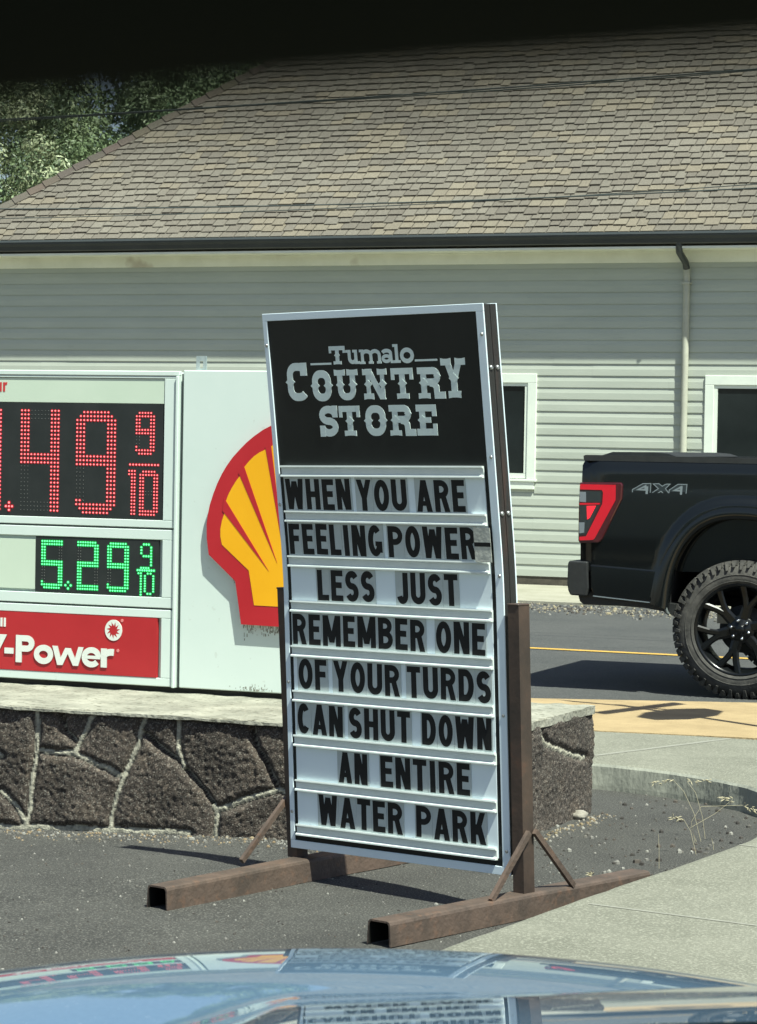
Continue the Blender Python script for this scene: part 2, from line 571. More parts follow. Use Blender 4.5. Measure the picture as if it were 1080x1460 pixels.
def slab(ch, w, h, s):
    """western slab-serif capitals with a spur at mid height"""
    a = s / 2
    sf = h * .20       # serif height
    e = s * .55        # serif overhang
    m = h * .5
    q = s * .82

    def serif(x, z0, z1, ww):
        return [[(x - ww, z0), (x - ww * .4, z0 + (z1 - z0) * .1), (x + ww * .4, z0 + (z1 - z0) * .1), (x + ww, z0), (x + ww, z1), (x - ww, z1)]] if z0 < h * .5 else \
            [[(x - ww, z0), (x + ww, z0), (x + ww, z1), (x + ww * .4, z1 - (z1 - z0) * .1), (x - ww * .4, z1 - (z1 - z0) * .1), (x - ww, z1)]]
    if ch == 'O':
        r = w * .30
        p = arc(w - a - r, h - a - r, r, r, 0, 90, 6) + arc(a + r, h - a - r, r, r, 90, 180, 6) + arc(a + r, a + r, r, r, 180, 270, 6) + arc(w - a - r, a + r, r, r, 270, 360, 6)
        return [ribbon(p, s, True), spur(a, m, q), spur(w - a, m, q)]
    if ch == 'C':
        r = w * .30
        p = [(w - a, h - sf * 1.35)] + arc(w - a - r, h - a - r * .6, r, r * .6, 0, 90, 5) + arc(a + r, h - a - r, r, r, 90, 180, 6) + arc(a + r, a + r, r, r, 180, 270, 6) + arc(w - a - r, a + r * .6, r, r * .6, 270, 340, 5)
        return [ribbon(p, s), rct(w - s * 1.15, h * .66, w, h), spur(a, m, q)]
    if ch == 'U':
        x0, x1 = e + a, w - e - a
        r = (x1 - x0) * .42
        p = [(x0, h - sf * .5)] + arc(x0 + r, a + r, r, r, 180, 270, 6) + arc(x1 - r, a + r, r, r, 270, 360, 6) + [(x1, h - sf * .5)]
        return [ribbon(p, s), serif(x0, h - sf, h, a + e), serif(x1, h - sf, h, a + e), spur(x0, m, q), spur(x1, m, q)]
    if ch == 'N':
        x0, x1 = e + a, w - e * .6 - a
        return [rct(x0 - a * .8, sf * .5, x0 + a * .8, h), rct(x1 - a * .8, 0, x1 + a * .8, h - sf * .5), dg(x1 - a * 1.3, 0, x0 - a * 1.1, h, s * 1.2),
                serif(x0, 0, sf, a + e * .9), serif(x0 - e * .2, h - sf, h, a + e * .8), serif(x1, h - sf, h, a + e * .8), spur(x0, m, q), spur(x1, m, q)]
    if ch == 'T':
        x = w / 2
        return [rct(x - a, sf * .4, x + a, h - sf * .4), rct(0, h - s * .85, w, h), rct(0, h - sf * 1.9, s * .62, h), rct(w - s * .62, h - sf * 1.9, w, h),
                serif(x, 0, sf * .9, a + e * 1.1), spur(x, m, q)]
    if ch == 'R':
        x0 = e + a
        return [rct(x0 - a, sf * .4, x0 + a, h - sf * .4), serif(x0, 0, sf * .9, a + e), rct(0, h - s * .9, w * .5, h), bowl(x0, w * .84, h * .42, h, s * .95),
                ribbon([(w * .45, h * .5), (w * .60, h * .47), (w * .68, h * .36), (w * .69, a * .9), (w, a * .9)], s * .95), spur(x0, m * 1.02, q), spur(w * .84 - a, h * .72, q * .8)]
    if ch == 'Y':
        x = w / 2
        return [rct(x - a, sf * .3, x + a, h * .48), dg(x - a, h * .42, w * .14, h * .92, s), dg(x - a, h * .42, w * .86 - s, h * .92, s), serif(x, 0, sf * .9, a + e * .95),
                serif(w * .21, h - sf * .9, h, w * .205), serif(w * .79, h - sf * .9, h, w * .205), spur(x, m, q)]
    if ch == 'S':
        rz = (h - 2 * a) / 4
        rx = w / 2 - a
        return [ribbon(arc(w / 2, h - a - rz, rx, rz, 10, 265, 14) + arc(w / 2, a + rz, rx, rz, 85, -170, 14), s), rct(w - s * .95, h * .62, w, h), rct(0, 0, s * .95, h * .36)]
    if ch == 'E':
        x0 = e + a
        return [rct(x0 - a, sf * .3, x0 + a, h - sf * .3), rct(0, h - s * .9, w, h), rct(0, 0, w, s * .9), rct(w - s * .75, h * .62, w, h), rct(w - s * .7, 0, w, h * .38),
                rct(x0, m - s * .36, w * .72, m + s * .36), spur(x0, m, q)]
    if ch == 'u':
        z = h * .42
        return [ribbon([(w * .16 + a, h)] + arc(w * .5, z, w * .34 - a, z - a, 180, 360, 12), s), rct(w * .84 - s, 0, w * .84, h), rct(0, h - s * .7, w * .3, h), rct(w * .52, h - s * .7, w * .8, h), rct(w * .7, 0, w, s * .7)]
    if ch == 'm':
        z = h * .58
        return [rct(w * .07, 0, w * .07 + s, h), ribbon(arc(w * .33, z, w * .2, h - z - a, 180, 0, 10) + [(w * .53, 0)], s), ribbon(arc(w * .72, z, w * .2, h - z - a, 180, 0, 10) + [(w * .92, 0)], s),
                rct(0, h - s * .7, w * .15, h), rct(0, 0, w * .25, s * .65), rct(w * .42, 0, w * .63, s * .65), rct(w * .80, 0, w, s * .65)]
    if ch == 'a':
        return [ribbon(arc(w * .42, h * .32, w * .36 - a * .6, h * .32 - a, 0, 345, 18), s * .9, False), ribbon(arc(w * .45, h * .68, w * .33, h * .32 - a, 165, 0, 10) + [(w * .78, a)], s), rct(w * .75, 0, w, s * .7)]
    if ch == 'l':
        return [rct(w * .5 - a, 0, w * .5 + a, h), rct(0, h - s * .7, w * .5, h), rct(0, 0, w, s * .7)]
    if ch == 'o':
        return [ribbon(arc(w / 2, h / 2, w / 2 - a, h / 2 - a, 0, 354, 27), s, True)]
    raise KeyError(ch)


def put_glyph(mb, groups, x, z, y, depth, mi=0, side=None):
    """adds letter strokes standing 'depth' proud of y (front towards -y)"""
    for k, g in enumerate(groups):
        yf = y - depth - k * 0.00012
        for q in g:
            a = [(x + p[0], yf, z + p[1]) for p in q]
            b = [(x + p[0], y, z + p[1]) for p in q]
            mb.face(a, mi)
            n = len(a)
            for i in range(n):
                j = (i + 1) % n
                mb.face([a[i], b[i], b[j], a[j]], mi if side is None else side)


def rosette(mb, c, r, h, mi=0, ax='y', n=8):
    """small domed head facing -y (or +x)"""
    P = []
    for rr, hh in ((r, 0), (r, h * .5), (r * .6, h)):
        row = []
        for k in range(n):
            a = 2 * math.pi * k / n
            if ax == 'y':
                row.append((c[0] + rr * math.cos(a), c[1] - hh, c[2] + rr * math.sin(a)))
            else:
                row.append((c[0] + hh, c[1] + rr * math.cos(a), c[2] + rr * math.sin(a)))
        P.append(row)
    mb.grid(P, mi, True, close=True)
    mb.face(P[-1], mi)


# ================================================================ THE GROUND
def sheet(name, poly, z0, z1, m, label=None, street=True):
    mb = MB()
    top = [(p[0], p[1], z1) for p in poly]
    mb.face(top)
    if z0 is not None:
        n = len(poly)
        for i in range(n):
            j = (i + 1) % n
            a, b = poly[i], poly[j]
            mb.face([(a[0], a[1], z0), (b[0], b[1], z0), (b[0], b[1], z1), (a[0], a[1], z1)])
    o = mb.build(name, m)
    if street:
        o.rotation_euler = (0, 0, -YAW)
    tag(o, kind='structure')
    return o


sheet('ground', [(-600, -300), (600, -300), (600, 900), (-600, 900)], None, -.30, M['ground'], street=False)


def lot_z(s, t):
    return -0.043 * max(0.0, -4.6 - s) * smooth(8.3, 9.6, t) + .006 * noise.noise(Vector((s * .8, t * .8, 0)))


mb = MB()
rows = []
for j in range(60):
    t = 0.5 + j * .2605
    rows.append([(-10.2 + i * .25, t, lot_z(-10.2 + i * .25, t)) for i in range(38)])
mb.grid(rows)
o = mb.build('parking_lot', M['asphalt'])
o.rotation_euler = (0, 0, -YAW)
tag(o, kind='structure')

sheet('road', [(-60, 15.0), (60, 15.0), (60, 25.2), (-60, 25.2)], None, 0.012, M['road'])
sheet('road_line', [(-60, 19.66), (60, 19.66), (60, 19.78), (-60, 19.78)], None, 0.017, M['yellow_paint'])
sheet('building_apron', [(-40, 25.3), (30, 25.3), (30, 28.19), (-40, 28.19)], -.05, .03, M['walk'])

# the raised sidewalk, its kerb curving round the corner of the lot
curb = [(-9, 12.08), (-6, 12.05), (-4.5, 12.03), (-3.97, 11.985), (-3.68, 11.90), (-3.36, 11.73), (-3.08, 11.48), (-2.86, 11.12), (-2.74, 10.65), (-2.70, 10.1),
        (-2.745, 9.4), (-2.83, 8.63), (-2.917, 7.456), (-3.04, 5.9), (-3.15, 4.2), (-3.2, 2.0)]
NS = 26


def fine_poly(pts, step):
    out = [pts[0]]
    for a, b in zip(pts, pts[1:]):
        d = math.hypot(b[0] - a[0], b[1] - a[1])
        n = max(1, int(d / step))
        out += [(a[0] + (b[0] - a[0]) * k / n, a[1] + (b[1] - a[1]) * k / n) for k in range(1, n + 1)]
    return out


def chaikin(pts):
    out = [pts[0]]
    for a, b in zip(pts, pts[1:]):
        out += [(a[0] * .75 + b[0] * .25, a[1] * .75 + b[1] * .25), (a[0] * .25 + b[0] * .75, a[1] * .25 + b[1] * .75)]
    return out + [pts[-1]]


cf = fine_poly(chaikin(curb), .05)
mb = MB()
rows = []
for (s, t) in cf:
    k = .006 * noise.noise(Vector((s * 6, t * 6, 1))) + .003 * noise.noise(Vector((s * 22, t * 22, 4)))
    # inner end of each rib lies on a far arc so that ribs fan out
    ib = Vector((6.5, 13.2)) if t < 11.2 else Vector((s + 1.2 if s > -4 else s + .3, 13.36))
    if t < 11.2:
        ib = Vector((2.5, min(13.36, t + 1.6)))
    d = (Vector((ib[0], ib[1])) - Vector((s, t)))
    u = d.normalized()
    row = []
    for dd, zz in ((0.0, -.06), (.004 + k, .02), (.010 + k * 1.5, .07), (.014 + k, .105), (.022 + k * .8, .1165), (.045, .12)):
        row.append((s + u.x * dd, t + u.y * dd, zz))
    for q in (.06, .35, 1.0):
        row.append((s + d.x * q, t + d.y * q, .12))
    rows.append(row)
mb.grid(rows, mi=lambda i, j: 1 if j < 4 else 0, smooth=False)
o = mb.build('sidewalk', [M['concrete'], M['concrete_old']])
o.rotation_euler = (0, 0, -YAW)
tag(o, kind='structure')
# expansion joints: shallow pale strips
sheet('sidewalk_joint', [(-4.10, 12.25), (-4.06, 12.25), (-3.70, 13.34), (-3.74, 13.34)], None, .1215, M['joint'])
sheet('sidewalk_joint', [(-2.77, 8.30), (-2.77, 8.32), (0, 7.72), (0, 7.70)], None, .1215, M['joint'])
sheet('sidewalk_joint', [(-2.69, 9.80), (-2.69, 9.82), (0, 9.22), (0, 9.20)], None, .1215, M['joint'])
sheet('curb_ramp', [(-9, 13.355), (-4.4, 13.30), (-3.6, 13.40), (-1, 13.36), (6, 13.36), (6, 16.0), (-1, 15.85), (-4.09, 15.25), (-5.28, 14.78), (-9, 14.7)], -.02, .1245, M['tan'])

# ================================================================ STORE BUILDING
BT = 28.215
s0b, s1b = -17.47 + .40, 8.0
bld = thing('store_building', 'long building with grey lap siding and a brown shingled hip roof across the road', 'building', s2w(-10, BT, 0), -YAW)
BO = Vector((-10, BT, 0))
SILL = 0.123
mb = MB()
zc = SILL
EXP = 0.1292
k = 0
wins = [(-11.45, -10.115, 1.10, 2.335), (-8.212, -6.75, 1.08, 2.330), (-3.0, -1.6, 1.09, 2.33), (2.0, 3.4, 1.09, 2.33)]


def seg_s(z0, z1):
    """stretches of siding between the windows at this height"""
    cuts = sorted((a, b) for a, b, c, d in wins if z1 > c + .02 and z0 < d - .02)
    out, s = [], s0b
    for a, b in cuts:
        out.append((s, a + .01))
        s = b - .01
    out.append((s, s1b))
    return out


rnd0 = random.Random(21)
while zc < 3.56:
    for a, b in seg_s(zc, zc + EXP):
      cuts, q_ = [a], a + rnd0.uniform(.6, 3.4)
      while q_ < b - .3:
        cuts.append(q_)
        q_ += rnd0.uniform(2.4, 3.7)
      cuts.append(b)
      for ci, (a, b) in enumerate(zip(cuts, cuts[1:])):
        off_ = .0013 * (ci % 2)
        b = b + (.02 if ci < len(cuts) - 2 else 0)
        n = max(2, int((b - a) / .3))
        prof = [(.001, .004), (.0150, 0), (.0152, .004), (.0138, .070), (.0120, .078), (.0035, EXP * 1.0 + .002)]
        rows = []
        for i in range(n + 1):
            s = a + (b - a) * i / n
            w = off_ + .0022 * noise.noise(Vector((s * .9, zc * 3, 2)))
            rows.append([(s, BT - p - w, zc + q) for p, q in prof])
        mb.grid(rows, smooth=False)
    zc += EXP
    k += 1
# the wall proper behind the laps and the left end wall
mb.box((s0b, BT + .002, .0), (s1b, BT + .2, 3.86))
mb.box((s0b, BT + .2, .0), (s0b + .2, BT + 10.5, 3.86))
mb.build('siding', M['siding'], bld, BO)
mb = MB()
mb.box((s0b - .01, BT - .006, -.1), (s1b, BT + .001, SILL))
mb.build('foundation', M['foundation'], bld, BO)
mb = MB()
mb.box((s0b - .02, BT - .035, 3.535), (s1b, BT - .013, 3.66), bev=.003)
mb.box((s0b - .3, BT - .37, 3.66), (s1b, BT - .0, 3.684))
mb.box((s0b - .3, BT - .05, 3.640), (s1b, BT - .036, 3.662), bev=.003)
mb.build('frieze_board', M['frieze'], bld, BO)

# roof: one plane with a hip at the left, every shingle tab a quad
PIT, TE, ZE = .82, BT - .415, 3.825
SE = -17.55
TR = 33.6


def roof_pt(s, t, up=0.0):
    c = math.hypot(1, PIT)
    return Vector((s, t - up * PIT / c, ZE + PIT * (t - TE) + up / c))


mb = MB()
cl = math.hypot(1, PIT)
crs = .127
dt = crs / cl
rnd = random.Random(3)
pal = [(.188, .170, .142), (.200, .182, .152), (.180, .162, .135), (.208, .190, .159), (.194, .176, .147), (.170, .152, .127)]
tan = [(.232, .202, .155), (.226, .198, .154), (.240, .212, .164)]
ncourse = int((TR - TE) / dt)
sright = 6.0
for c in range(ncourse):
    t0 = TE + .005 + c * dt
    s = SE + (t0 - TE) + .02 + rnd.random() * .1
    end = sright if c * dt < 9 else sright
    run = 0
    while s < end:
        w = rnd.choice((.115, .13, .15, .165, .18))
        drop = (rnd.choice((0, 0, .010, .018, .030, -.012)) if c else 0) / cl
        if run > 0:
            run -= 1
            base = rnd.choice(tan)
        else:
            if rnd.random() < .085:
                run = rnd.choice((1, 1, 2, 3, 4))
                base = rnd.choice(tan)
            else:
                base = rnd.choice(pal)
        big = 1 + .18 * noise.noise(Vector((s * .55, t0 * .8, 5)))
        j = (rnd.uniform(.95, 1.05)) * big
        col = (base[0] * j * .73, base[1] * j * .735, base[2] * j * .71)
        tb, tt = t0 - drop, t0 + dt * 1.12
        g = .0062
        up0, up1 = .021 + rnd.uniform(-.002, .003), .002
        a0, a1 = roof_pt(s + g, tb, up0), roof_pt(s + w - g, tb, up0)
        b1, b0 = roof_pt(s + w - g, tt, up1), roof_pt(s + g, tt, up1)
        c0, c1 = roof_pt(s + g, tb, -.002), roof_pt(s + w - g, tb, -.002)
        mb.face([a0, a1, b1, b0], 0, col=col)
        dk = tuple(x * .55 for x in col)
        mb.face([c0, c1, a1, a0], 0, col=col)
        mb.face([c1, roof_pt(s + w - g, tt, -.002), b1, a1], 0, col=col)
        mb.face([roof_pt(s + g, tt, -.002), c0, a0, b0], 0, col=col)
        s += w
# deck under the tabs, rear plane and hip plane
dcol = (.07, .062, .052)
mb.face([roof_pt(SE, TE), roof_pt(sright, TE), roof_pt(sright, TR), roof_pt(SE + (TR - TE), TR)], 0, col=dcol)
zt = ZE + PIT * (TR - TE)
mb.face([(SE + (TR - TE), TR, zt), (sright, TR, zt), (sright, 2 * TR - TE, ZE), (SE, 2 * TR - TE, ZE)], 0, col=dcol)
mb.face([(SE, TE, ZE), (SE + (TR - TE), TR, zt), (SE, 2 * TR - TE, ZE)], 0, col=(.2, .18, .15))
roof = mb.build('roof', M['shingle'], bld, BO, colattr=True)
mb = MB()
hv = Vector((1, 1, PIT))
hl = hv.length
hv.normalize()
nfront = Vector((0, -PIT, 1)).normalized()
nleft = Vector((-PIT, 0, 1)).normalized()
du1 = hv.cross(nfront).normalized()      # down the front plane
if du1.y > 0:
    du1 = -du1
du2 = hv.cross(nleft).normalized()
if du2.x > 0:
    du2 = -du2
q = 0.0
Ltot = (TR - TE) * hl
while q < Ltot:
    p0 = Vector((SE, TE, ZE)) + hv * (q - .03)
    p1 = Vector((SE, TE, ZE)) + hv * (q + .25)
    up0, up1 = Vector((0, 0, .046)), Vector((0, 0, .022))
    cc = tuple(x * rnd.uniform(.92, 1.08) for x in (.098, .083, .066))
    for du, nn in ((du1, nfront), (du2, nleft)):
        e0, e1 = p0 + du * .125 + nn * .03, p1 + du * .125 + nn * .012
        mb.face([p0 + up0, e0, e1, p1 + up1], 0, col=cc)
        mb.face([p0, p0 + du * .125, e0, p0 + up0], 0, col=cc)
        mb.face([p0 + du * .125, p1 + du * .125, e1, e0], 0, col=cc)
    q += .215
mb.build('hip_cap', M['shingle'], roof, None, colattr=True)
bpy.data.objects['hip_cap'].location = -BO

# gutter with its drip edge, downspout
mb = MB()
prof = [(-.01, .115), (-.108, .115), (-.114, .108), (-.114, .085), (-.098, .055), (-.088, .010), (-.078, 0), (-.01, 0)]
rows = []
for i in range(40):
    s = SE - .05 + (sright - SE) * i / 39
    z = 3.708 + .006 * noise.noise(Vector((s * .35, 0, 9)))
    rows.append([(s, BT - .31 + p, z + q) for p, q in prof])
mb.grid(rows, smooth=False)
mb.face(rows[0])
gut = mb.build('gutter', M['gutter'], bld, BO)
mb = MB()
mb.box((SE - .05, BT - .436, 3.811), (sright, BT - .4245, 3.835))
for i in range(24):
    s = SE + .4 + i * .62
    mb.box((s, BT - .437, 3.825), (s + .03, BT - .40, 3.837))
mb.build('drip_edge', mat('drip_metal', (.13, .15, .15), rough=.35, metallic=.5), gut, BO)
DS = -8.43
pipe = MB()
pipe.tube([(DS, BT - .075, 3.475), (DS, BT - .062, 3.42), (DS, BT - .058, 3.3), (DS, BT - .058, .3)], .036, 14)
pipe.tube([(DS, BT - .058, .3), (DS, BT - .068, .2), (DS, BT - .16, .11)], .036, 14)
for z in (3.30, 1.2):
    pipe.box((DS - .045, BT - .10, z), (DS + .045, BT - .012, z + .02))
pp = pipe.build('downspout', M['pipe'], bld, BO)
elb = MB()
elb.tube([(DS, BT - .36, 3.718), (DS, BT - .36, 3.65), (DS, BT - .345, 3.62), (DS, BT - .12, 3.53), (DS, BT - .088, 3.49), (DS, BT - .075, 3.465)], .037, 14)
elb.build('elbow', M['gutter'], pp, BO)


def window(a, b, z0, z1, nm='window'):
    """white trimmed window set in the siding: frame > pane, sill"""
    tw = .10
    fr = MB()
    y0, y1 = BT - .036, BT - .004
    fr.box((a, y0, z1 - tw), (b, y1, z1), bev=.003)
    fr.box((a, y0, z0 + .085), (a + tw, y1, z1 - tw - .0015), bev=.003)
    fr.box((b - tw, y0, z0 + .085), (b, y1, z1 - tw - .0015), bev=.003)
    # vinyl sash, set back in steps
    i, w = tw + .002, .034
    for y in (BT - .022,):
        fr.box((a + i, y, z1 - i - w), (b - i, y + .03, z1 - i))
        fr.box((a + i, y, z0 + .09), (b - i, y + .03, z0 + .09 + w + .02))
        fr.box((a + i, y, z0 + .09 + w + .022), (a + i + w, y + .03, z1 - i - w - .002))
        fr.box((b - i - w, y, z0 + .09 + w + .022), (b - i, y + .03, z1 - i - w - .002))
    f = fr.build(nm, M['trim_white'], bld, BO)
    g = MB()
    g.box((a + tw, BT - .006, z0 + .12), (b - tw, BT + .001, z1 - tw - .01))
    g.build('pane', M['glass'], f, BO)
    sl_ = MB()
    sl_.box((a - .015, BT - .050, z0 + .055), (b + .015, BT - .004, z0 + .083), bev=.004)
    sl_.box((a + .01, BT - .036, z0 - .03), (b - .01, BT - .004, z0 + .053), bev=.004)
    sl_.build('sill', M['trim_white'], f, BO)


for w_ in wins:
    window(*w_)

# ================================================================ STONE WALL
WT, WE, WTOP, WBACK = 9.842, -3.715, .455, 11.19
wall = thing('stone_wall', 'low dark lava stone planter wall with pale mortar joints and a flat pale cap', 'wall', s2w(-5.5, 10.4, 0), -YAW)
WO = Vector((-5.5, 10.4, 0))


def px_line(pts):
    return [on_t(x, y, WT) for x, y in pts]


mort = [px_line(l) for l in (
    [(51, 1006), (50, 1073), (43, 1116), (35, 1182)],
    [(136, 1010), (117, 1046), (103, 1075)],
    [(51, 1071), (103, 1075), (136, 1090), (171, 1106)],
    [(207, 1013), (194, 1061), (175, 1106), (163, 1135), (153, 1192)],
    [(202, 1044), (226, 1067), (253, 1086)],
    [(251, 1016), (253, 1073), (261, 1096)],
    [(307, 1155), (335, 1145), (393, 1127), (470, 1150)],
    [(354, 1022), (364, 1065), (383, 1100), (393, 1127)],
    [(84, 1006), (91, 1044), (103, 1057)],
    [(0, 1128), (20, 1150), (36, 1178)],
    [(450, 1030), (470, 1150), (455, 1215)], [(470, 1150), (560, 1110), (640, 1130)], [(560, 1040), (560, 1110)], [(640, 1040), (640, 1215)])]
mort += [[(-5.87, .25), (-6.2, .30), (-6.5, .22)], [(-6.2, .46), (-6.2, .30)], [(-6.5, .47), (-6.5, -.1)], [(-6.5, .2), (-7.0, .26)], [(-7.0, .5), (-7.1, -.1)]]
mort += [[(-9, .462), (WE, .462)]]
mort += [px_line([(261, 1096), (280, 1120), (299, 1143)])]
kd = len(mort) - 1
mort += [px_line([(301, 1147), (307, 1158), (304, 1200)])]
mort += [[(-7.0 + k * .2, lot_z(-7.0 + k * .2, 9.84) + .006) for k in range(11)]]
hws = {len(mort) - 1: .011}
darkj = {4: 1, 8: 1, 7: 1, kd: 1}


def seg_d(p, a, b):
    ax, ay = a
    bx, by = b
    dx, dy = bx - ax, by - ay
    L2 = dx * dx + dy * dy
    k = max(0, min(1, ((p[0] - ax) * dx + (p[1] - ay) * dy) / L2)) if L2 else 0
    return math.hypot(p[0] - ax - k * dx, p[1] - ay - k * dy)


def cell_noise(x, z, sd):
    return noise.noise(Vector((x, z, sd)))


def stone_face(P, lines, n_s, n_z, s_of, z_of, place):
    """grid whose points swell out of the mortar joints"""
    rows, info = [], []
    for i in range(n_s + 1):
        row, inf = [], []
        s = s_of(i)
        for j in range(n_z + 1):
            z = z_of(j)
            wx = s + .008 * cell_noise(s * 14, z * 14, 3) + .004 * cell_noise(s * 40, z * 40, 8)
            wz = z + .008 * cell_noise(s * 14, z * 14, 7) + .004 * cell_noise(s * 40, z * 40, 12)
            d, which = 9, -1
            for li, l in enumerate(lines):
                for a, b in zip(l, l[1:]):
                    e = seg_d((wx, wz), a, b)
                    if e < d:
                        d, which = e, li
            hw = hws.get(which, .0062)
            m = smooth(hw, hw + .03, d)
            h = .022 * math.sqrt(m) + m * (.016 * cell_noise(s * 5, z * 5, 1) + .004 * cell_noise(s * 46, z * 46, 2) + .004 * cell_noise(s * 62, z * 62, 5) + .003 * cell_noise(s * 130, z * 130, 6))
            if d < hw + .002:
                h = (-.016 if which in darkj else .012) + .004 * cell_noise(s * 50, z * 50, 9)
            row.append(place(s, z, h))
            inf.append(d > hw + (.004 if which not in darkj else -.003))
        rows.append(row)
        info.append(inf)

    rs_ = random.Random(77)
    fleck = [[rs_.random() for _ in range(n_z + 1)] for _ in range(n_s + 1)]

    def one(i, j):
        if not info[i][j]:
            g = .9 + .25 * cell_noise(i * .3, j * .3, 4)
            return (.42 * g, .41 * g, .33 * g)
        s, z = s_of(i), z_of(j)
        k = 1 + .55 * cell_noise(s * 1.7, z * 1.7, 11) + .3 * cell_noise(s * 6, z * 6, 13)
        w = max(0, cell_noise(s * 9, z * 9, 21)) * .5
        fk = fleck[i][j]
        k *= .55 if fk < .22 else 2.6 if fk > .93 else 1.0
        return ((.064 + .036 * w) * k, (.052 + .026 * w) * k, (.043 + .014 * w) * k)
    P.grid(rows, 0, True, lambda i, j: [one(i, j), one(i, j + 1), one(i + 1, j + 1), one(i + 1, j)])


mb = MB()
stone_face(mb, mort, 520, 96, lambda i: -7.0 + (WE + 7.0) * i / 520, lambda j: -.14 + (.463 + .14) * j / 96, lambda s, z, h: (s, WT + .03 - h, z))
mb.box((-12, WT + .05, -.2), (-7.0, WBACK - .05, .44), col=(.05, .04, .035))
END = [[(11.19 - 1.35, .46), (WBACK, .46)]]
endp = lambda px, py: (lambda q: (q.y, q.z))(w2s(hit(px, py, SU * WE, SU)))
END.append([endp(777, 1024), endp(779, 1051), endp(788, 1062), endp(812, 1073), endp(841, 1081)])
stone_face(mb, END, 180, 80, lambda i: WT + (WBACK - WT) * i / 180, lambda j: -.05 + (.463 + .05) * j / 80, lambda t, z, h: (WE - .035 + h, t, z))
mb.box((-7.0, WT + .06, -.2), (WE - .05, WBACK - .02, .44), col=(.05, .04, .035))
mb.build('stonework', M['stone'], wall, WO, colattr=True)
mb = MB()
rows = []
NSX, NTX = 150, 26
for i in range(NSX + 1):
    s = -7.6 + (WE - .012 + 7.6) * i / NSX
    row = []
    e1 = .012 * noise.noise(Vector((s * 9, 0, 3)))
    for j in range(-1, NTX + 2):
        jj = min(max(j, 0), NTX)
        t = WT - .010 + e1 * (1 if jj == 0 else 0) + (WBACK - WT + .02) * jj / NTX
        z = .463 + .006 * noise.noise(Vector((s * 3, t * 3, 0))) + .005 * noise.noise(Vector((s * 14, t * 14, 0)))
        if j < 0 or j > NTX:
            z = .450 + .007 * noise.noise(Vector((s * 11, t, 8)))
        ss = s + (.014 * noise.noise(Vector((t * 9, 2, 2))) if i == NSX else 0)
        row.append((ss, t, z))
    rows.append(row)
rows.append([(p[0], p[1], .43) for p in rows[-1]])
mb.grid(rows, smooth=False)
mb.box((-12, WT, .40), (-7.6, WBACK, .463))
mb.build('cap', M['cap'], wall, WO)

# ================================================================ FUEL PRICE SIGN
PT = 10.716          # front face
SL, SC, SR_ = -6.86, -4.89, -4.29
ps = thing('fuel_price_sign', 'wide white fuel price sign with lit digits and a scallop shell, atop the stone wall', 'price sign', s2w(-5.55, PT + .18, .463), -YAW)
PO = Vector((-5.55, PT + .18, .463))
Z0, Z1 = .486, 1.880


def pp_(px, py):
    return on_t(px, py, PT)


def rect_frame(mb, a, b, c, d, w, wt, wb, y0, y1, mi=0):
    """frame of four bars butted end to end: a..b in s, c..d in z"""
    mb.box((a, y0, d - wt), (b, y1, d), mi, bev=.002)
    mb.box((a, y0, c), (b, y1, c + wb), mi, bev=.002)
    mb.box((a, y0, c + wb + .0005), (a + w, y1, d - wt - .0005), mi, bev=.002)
    mb.box((b - w, y0, c + wb + .0005), (b, y1, d - wt - .0005), mi, bev=.002)


mb = MB()
mb.box((SL, PT + .02, Z0), (-5.5065, PT + .36, Z1 - .006), bev=.004)
mb.box((SL, PT - .004, Z1 - .022), (-5.5065, PT + .0195, Z1), bev=.003)          # top lip
mb.box((-5.5205, PT - .012, Z0), (-5.5075, PT + .0195, Z1 - .0225), bev=.002)     # right corner trim
cab = mb.build('cabinet', M['white_sign'], ps, PO)
mb = MB()
mb.box((SL - .0, PT + .03, .452), (SR_, PT + .33, .4855))
mb.build('base_strip', M['base_dark'], ps, PO)
mb = MB()
mb.box((-5.488, PT - .002, Z0 + .002), (SR_, PT + .36, Z1 + .004), bev=.004)
emb_cab = mb.build('emblem_cabinet', M['white_sign'], ps, PO)
mb = MB()
mb.box((-5.506, PT + .022, Z0), (-5.4885, PT + .30, Z1 - .01))
mb.build('joint_strip', M['groove'], ps, PO)

# three price panels
def price_panel(z0, z1, nm, wt, wb):
    m_ = MB()
    rect_frame(m_, SL + .004, -5.5225, z0, z1, .058, wt, wb, PT - .001, PT + .0195)
    return m_.build(nm, M['white_sign'], ps, PO)


pan1 = price_panel(1.189, 1.8565, 'price_panel', .010, .033)
pan2 = price_panel(.836, 1.180, 'price_panel', .044, .046)
pan3 = price_panel(.490, .827, 'grade_panel', .036, .036)
pan3['label'] = 'red panel with white lettering'
mb = MB()
for z in (1.1845, .8315):
    mb.box((SL, PT + .010, z - .0042), (-5.523, PT + .0196, z + .0042))
mb.build('panel_gap', M['groove'], ps, PO)

mb = MB()
mb.box((SL + .064, PT + .0035, 1.736), (-5.583, PT + .0193, 1.844))
mb.build('name_strip', M['cream_panel'], pan1, PO)
mb = MB()
mb.box((SL + .064, PT + .003, .896), (-6.224, PT + .0193, 1.120))
mb.build('name_strip', M['cream_panel'], pan2, PO)


def widen(o, d):
    return o


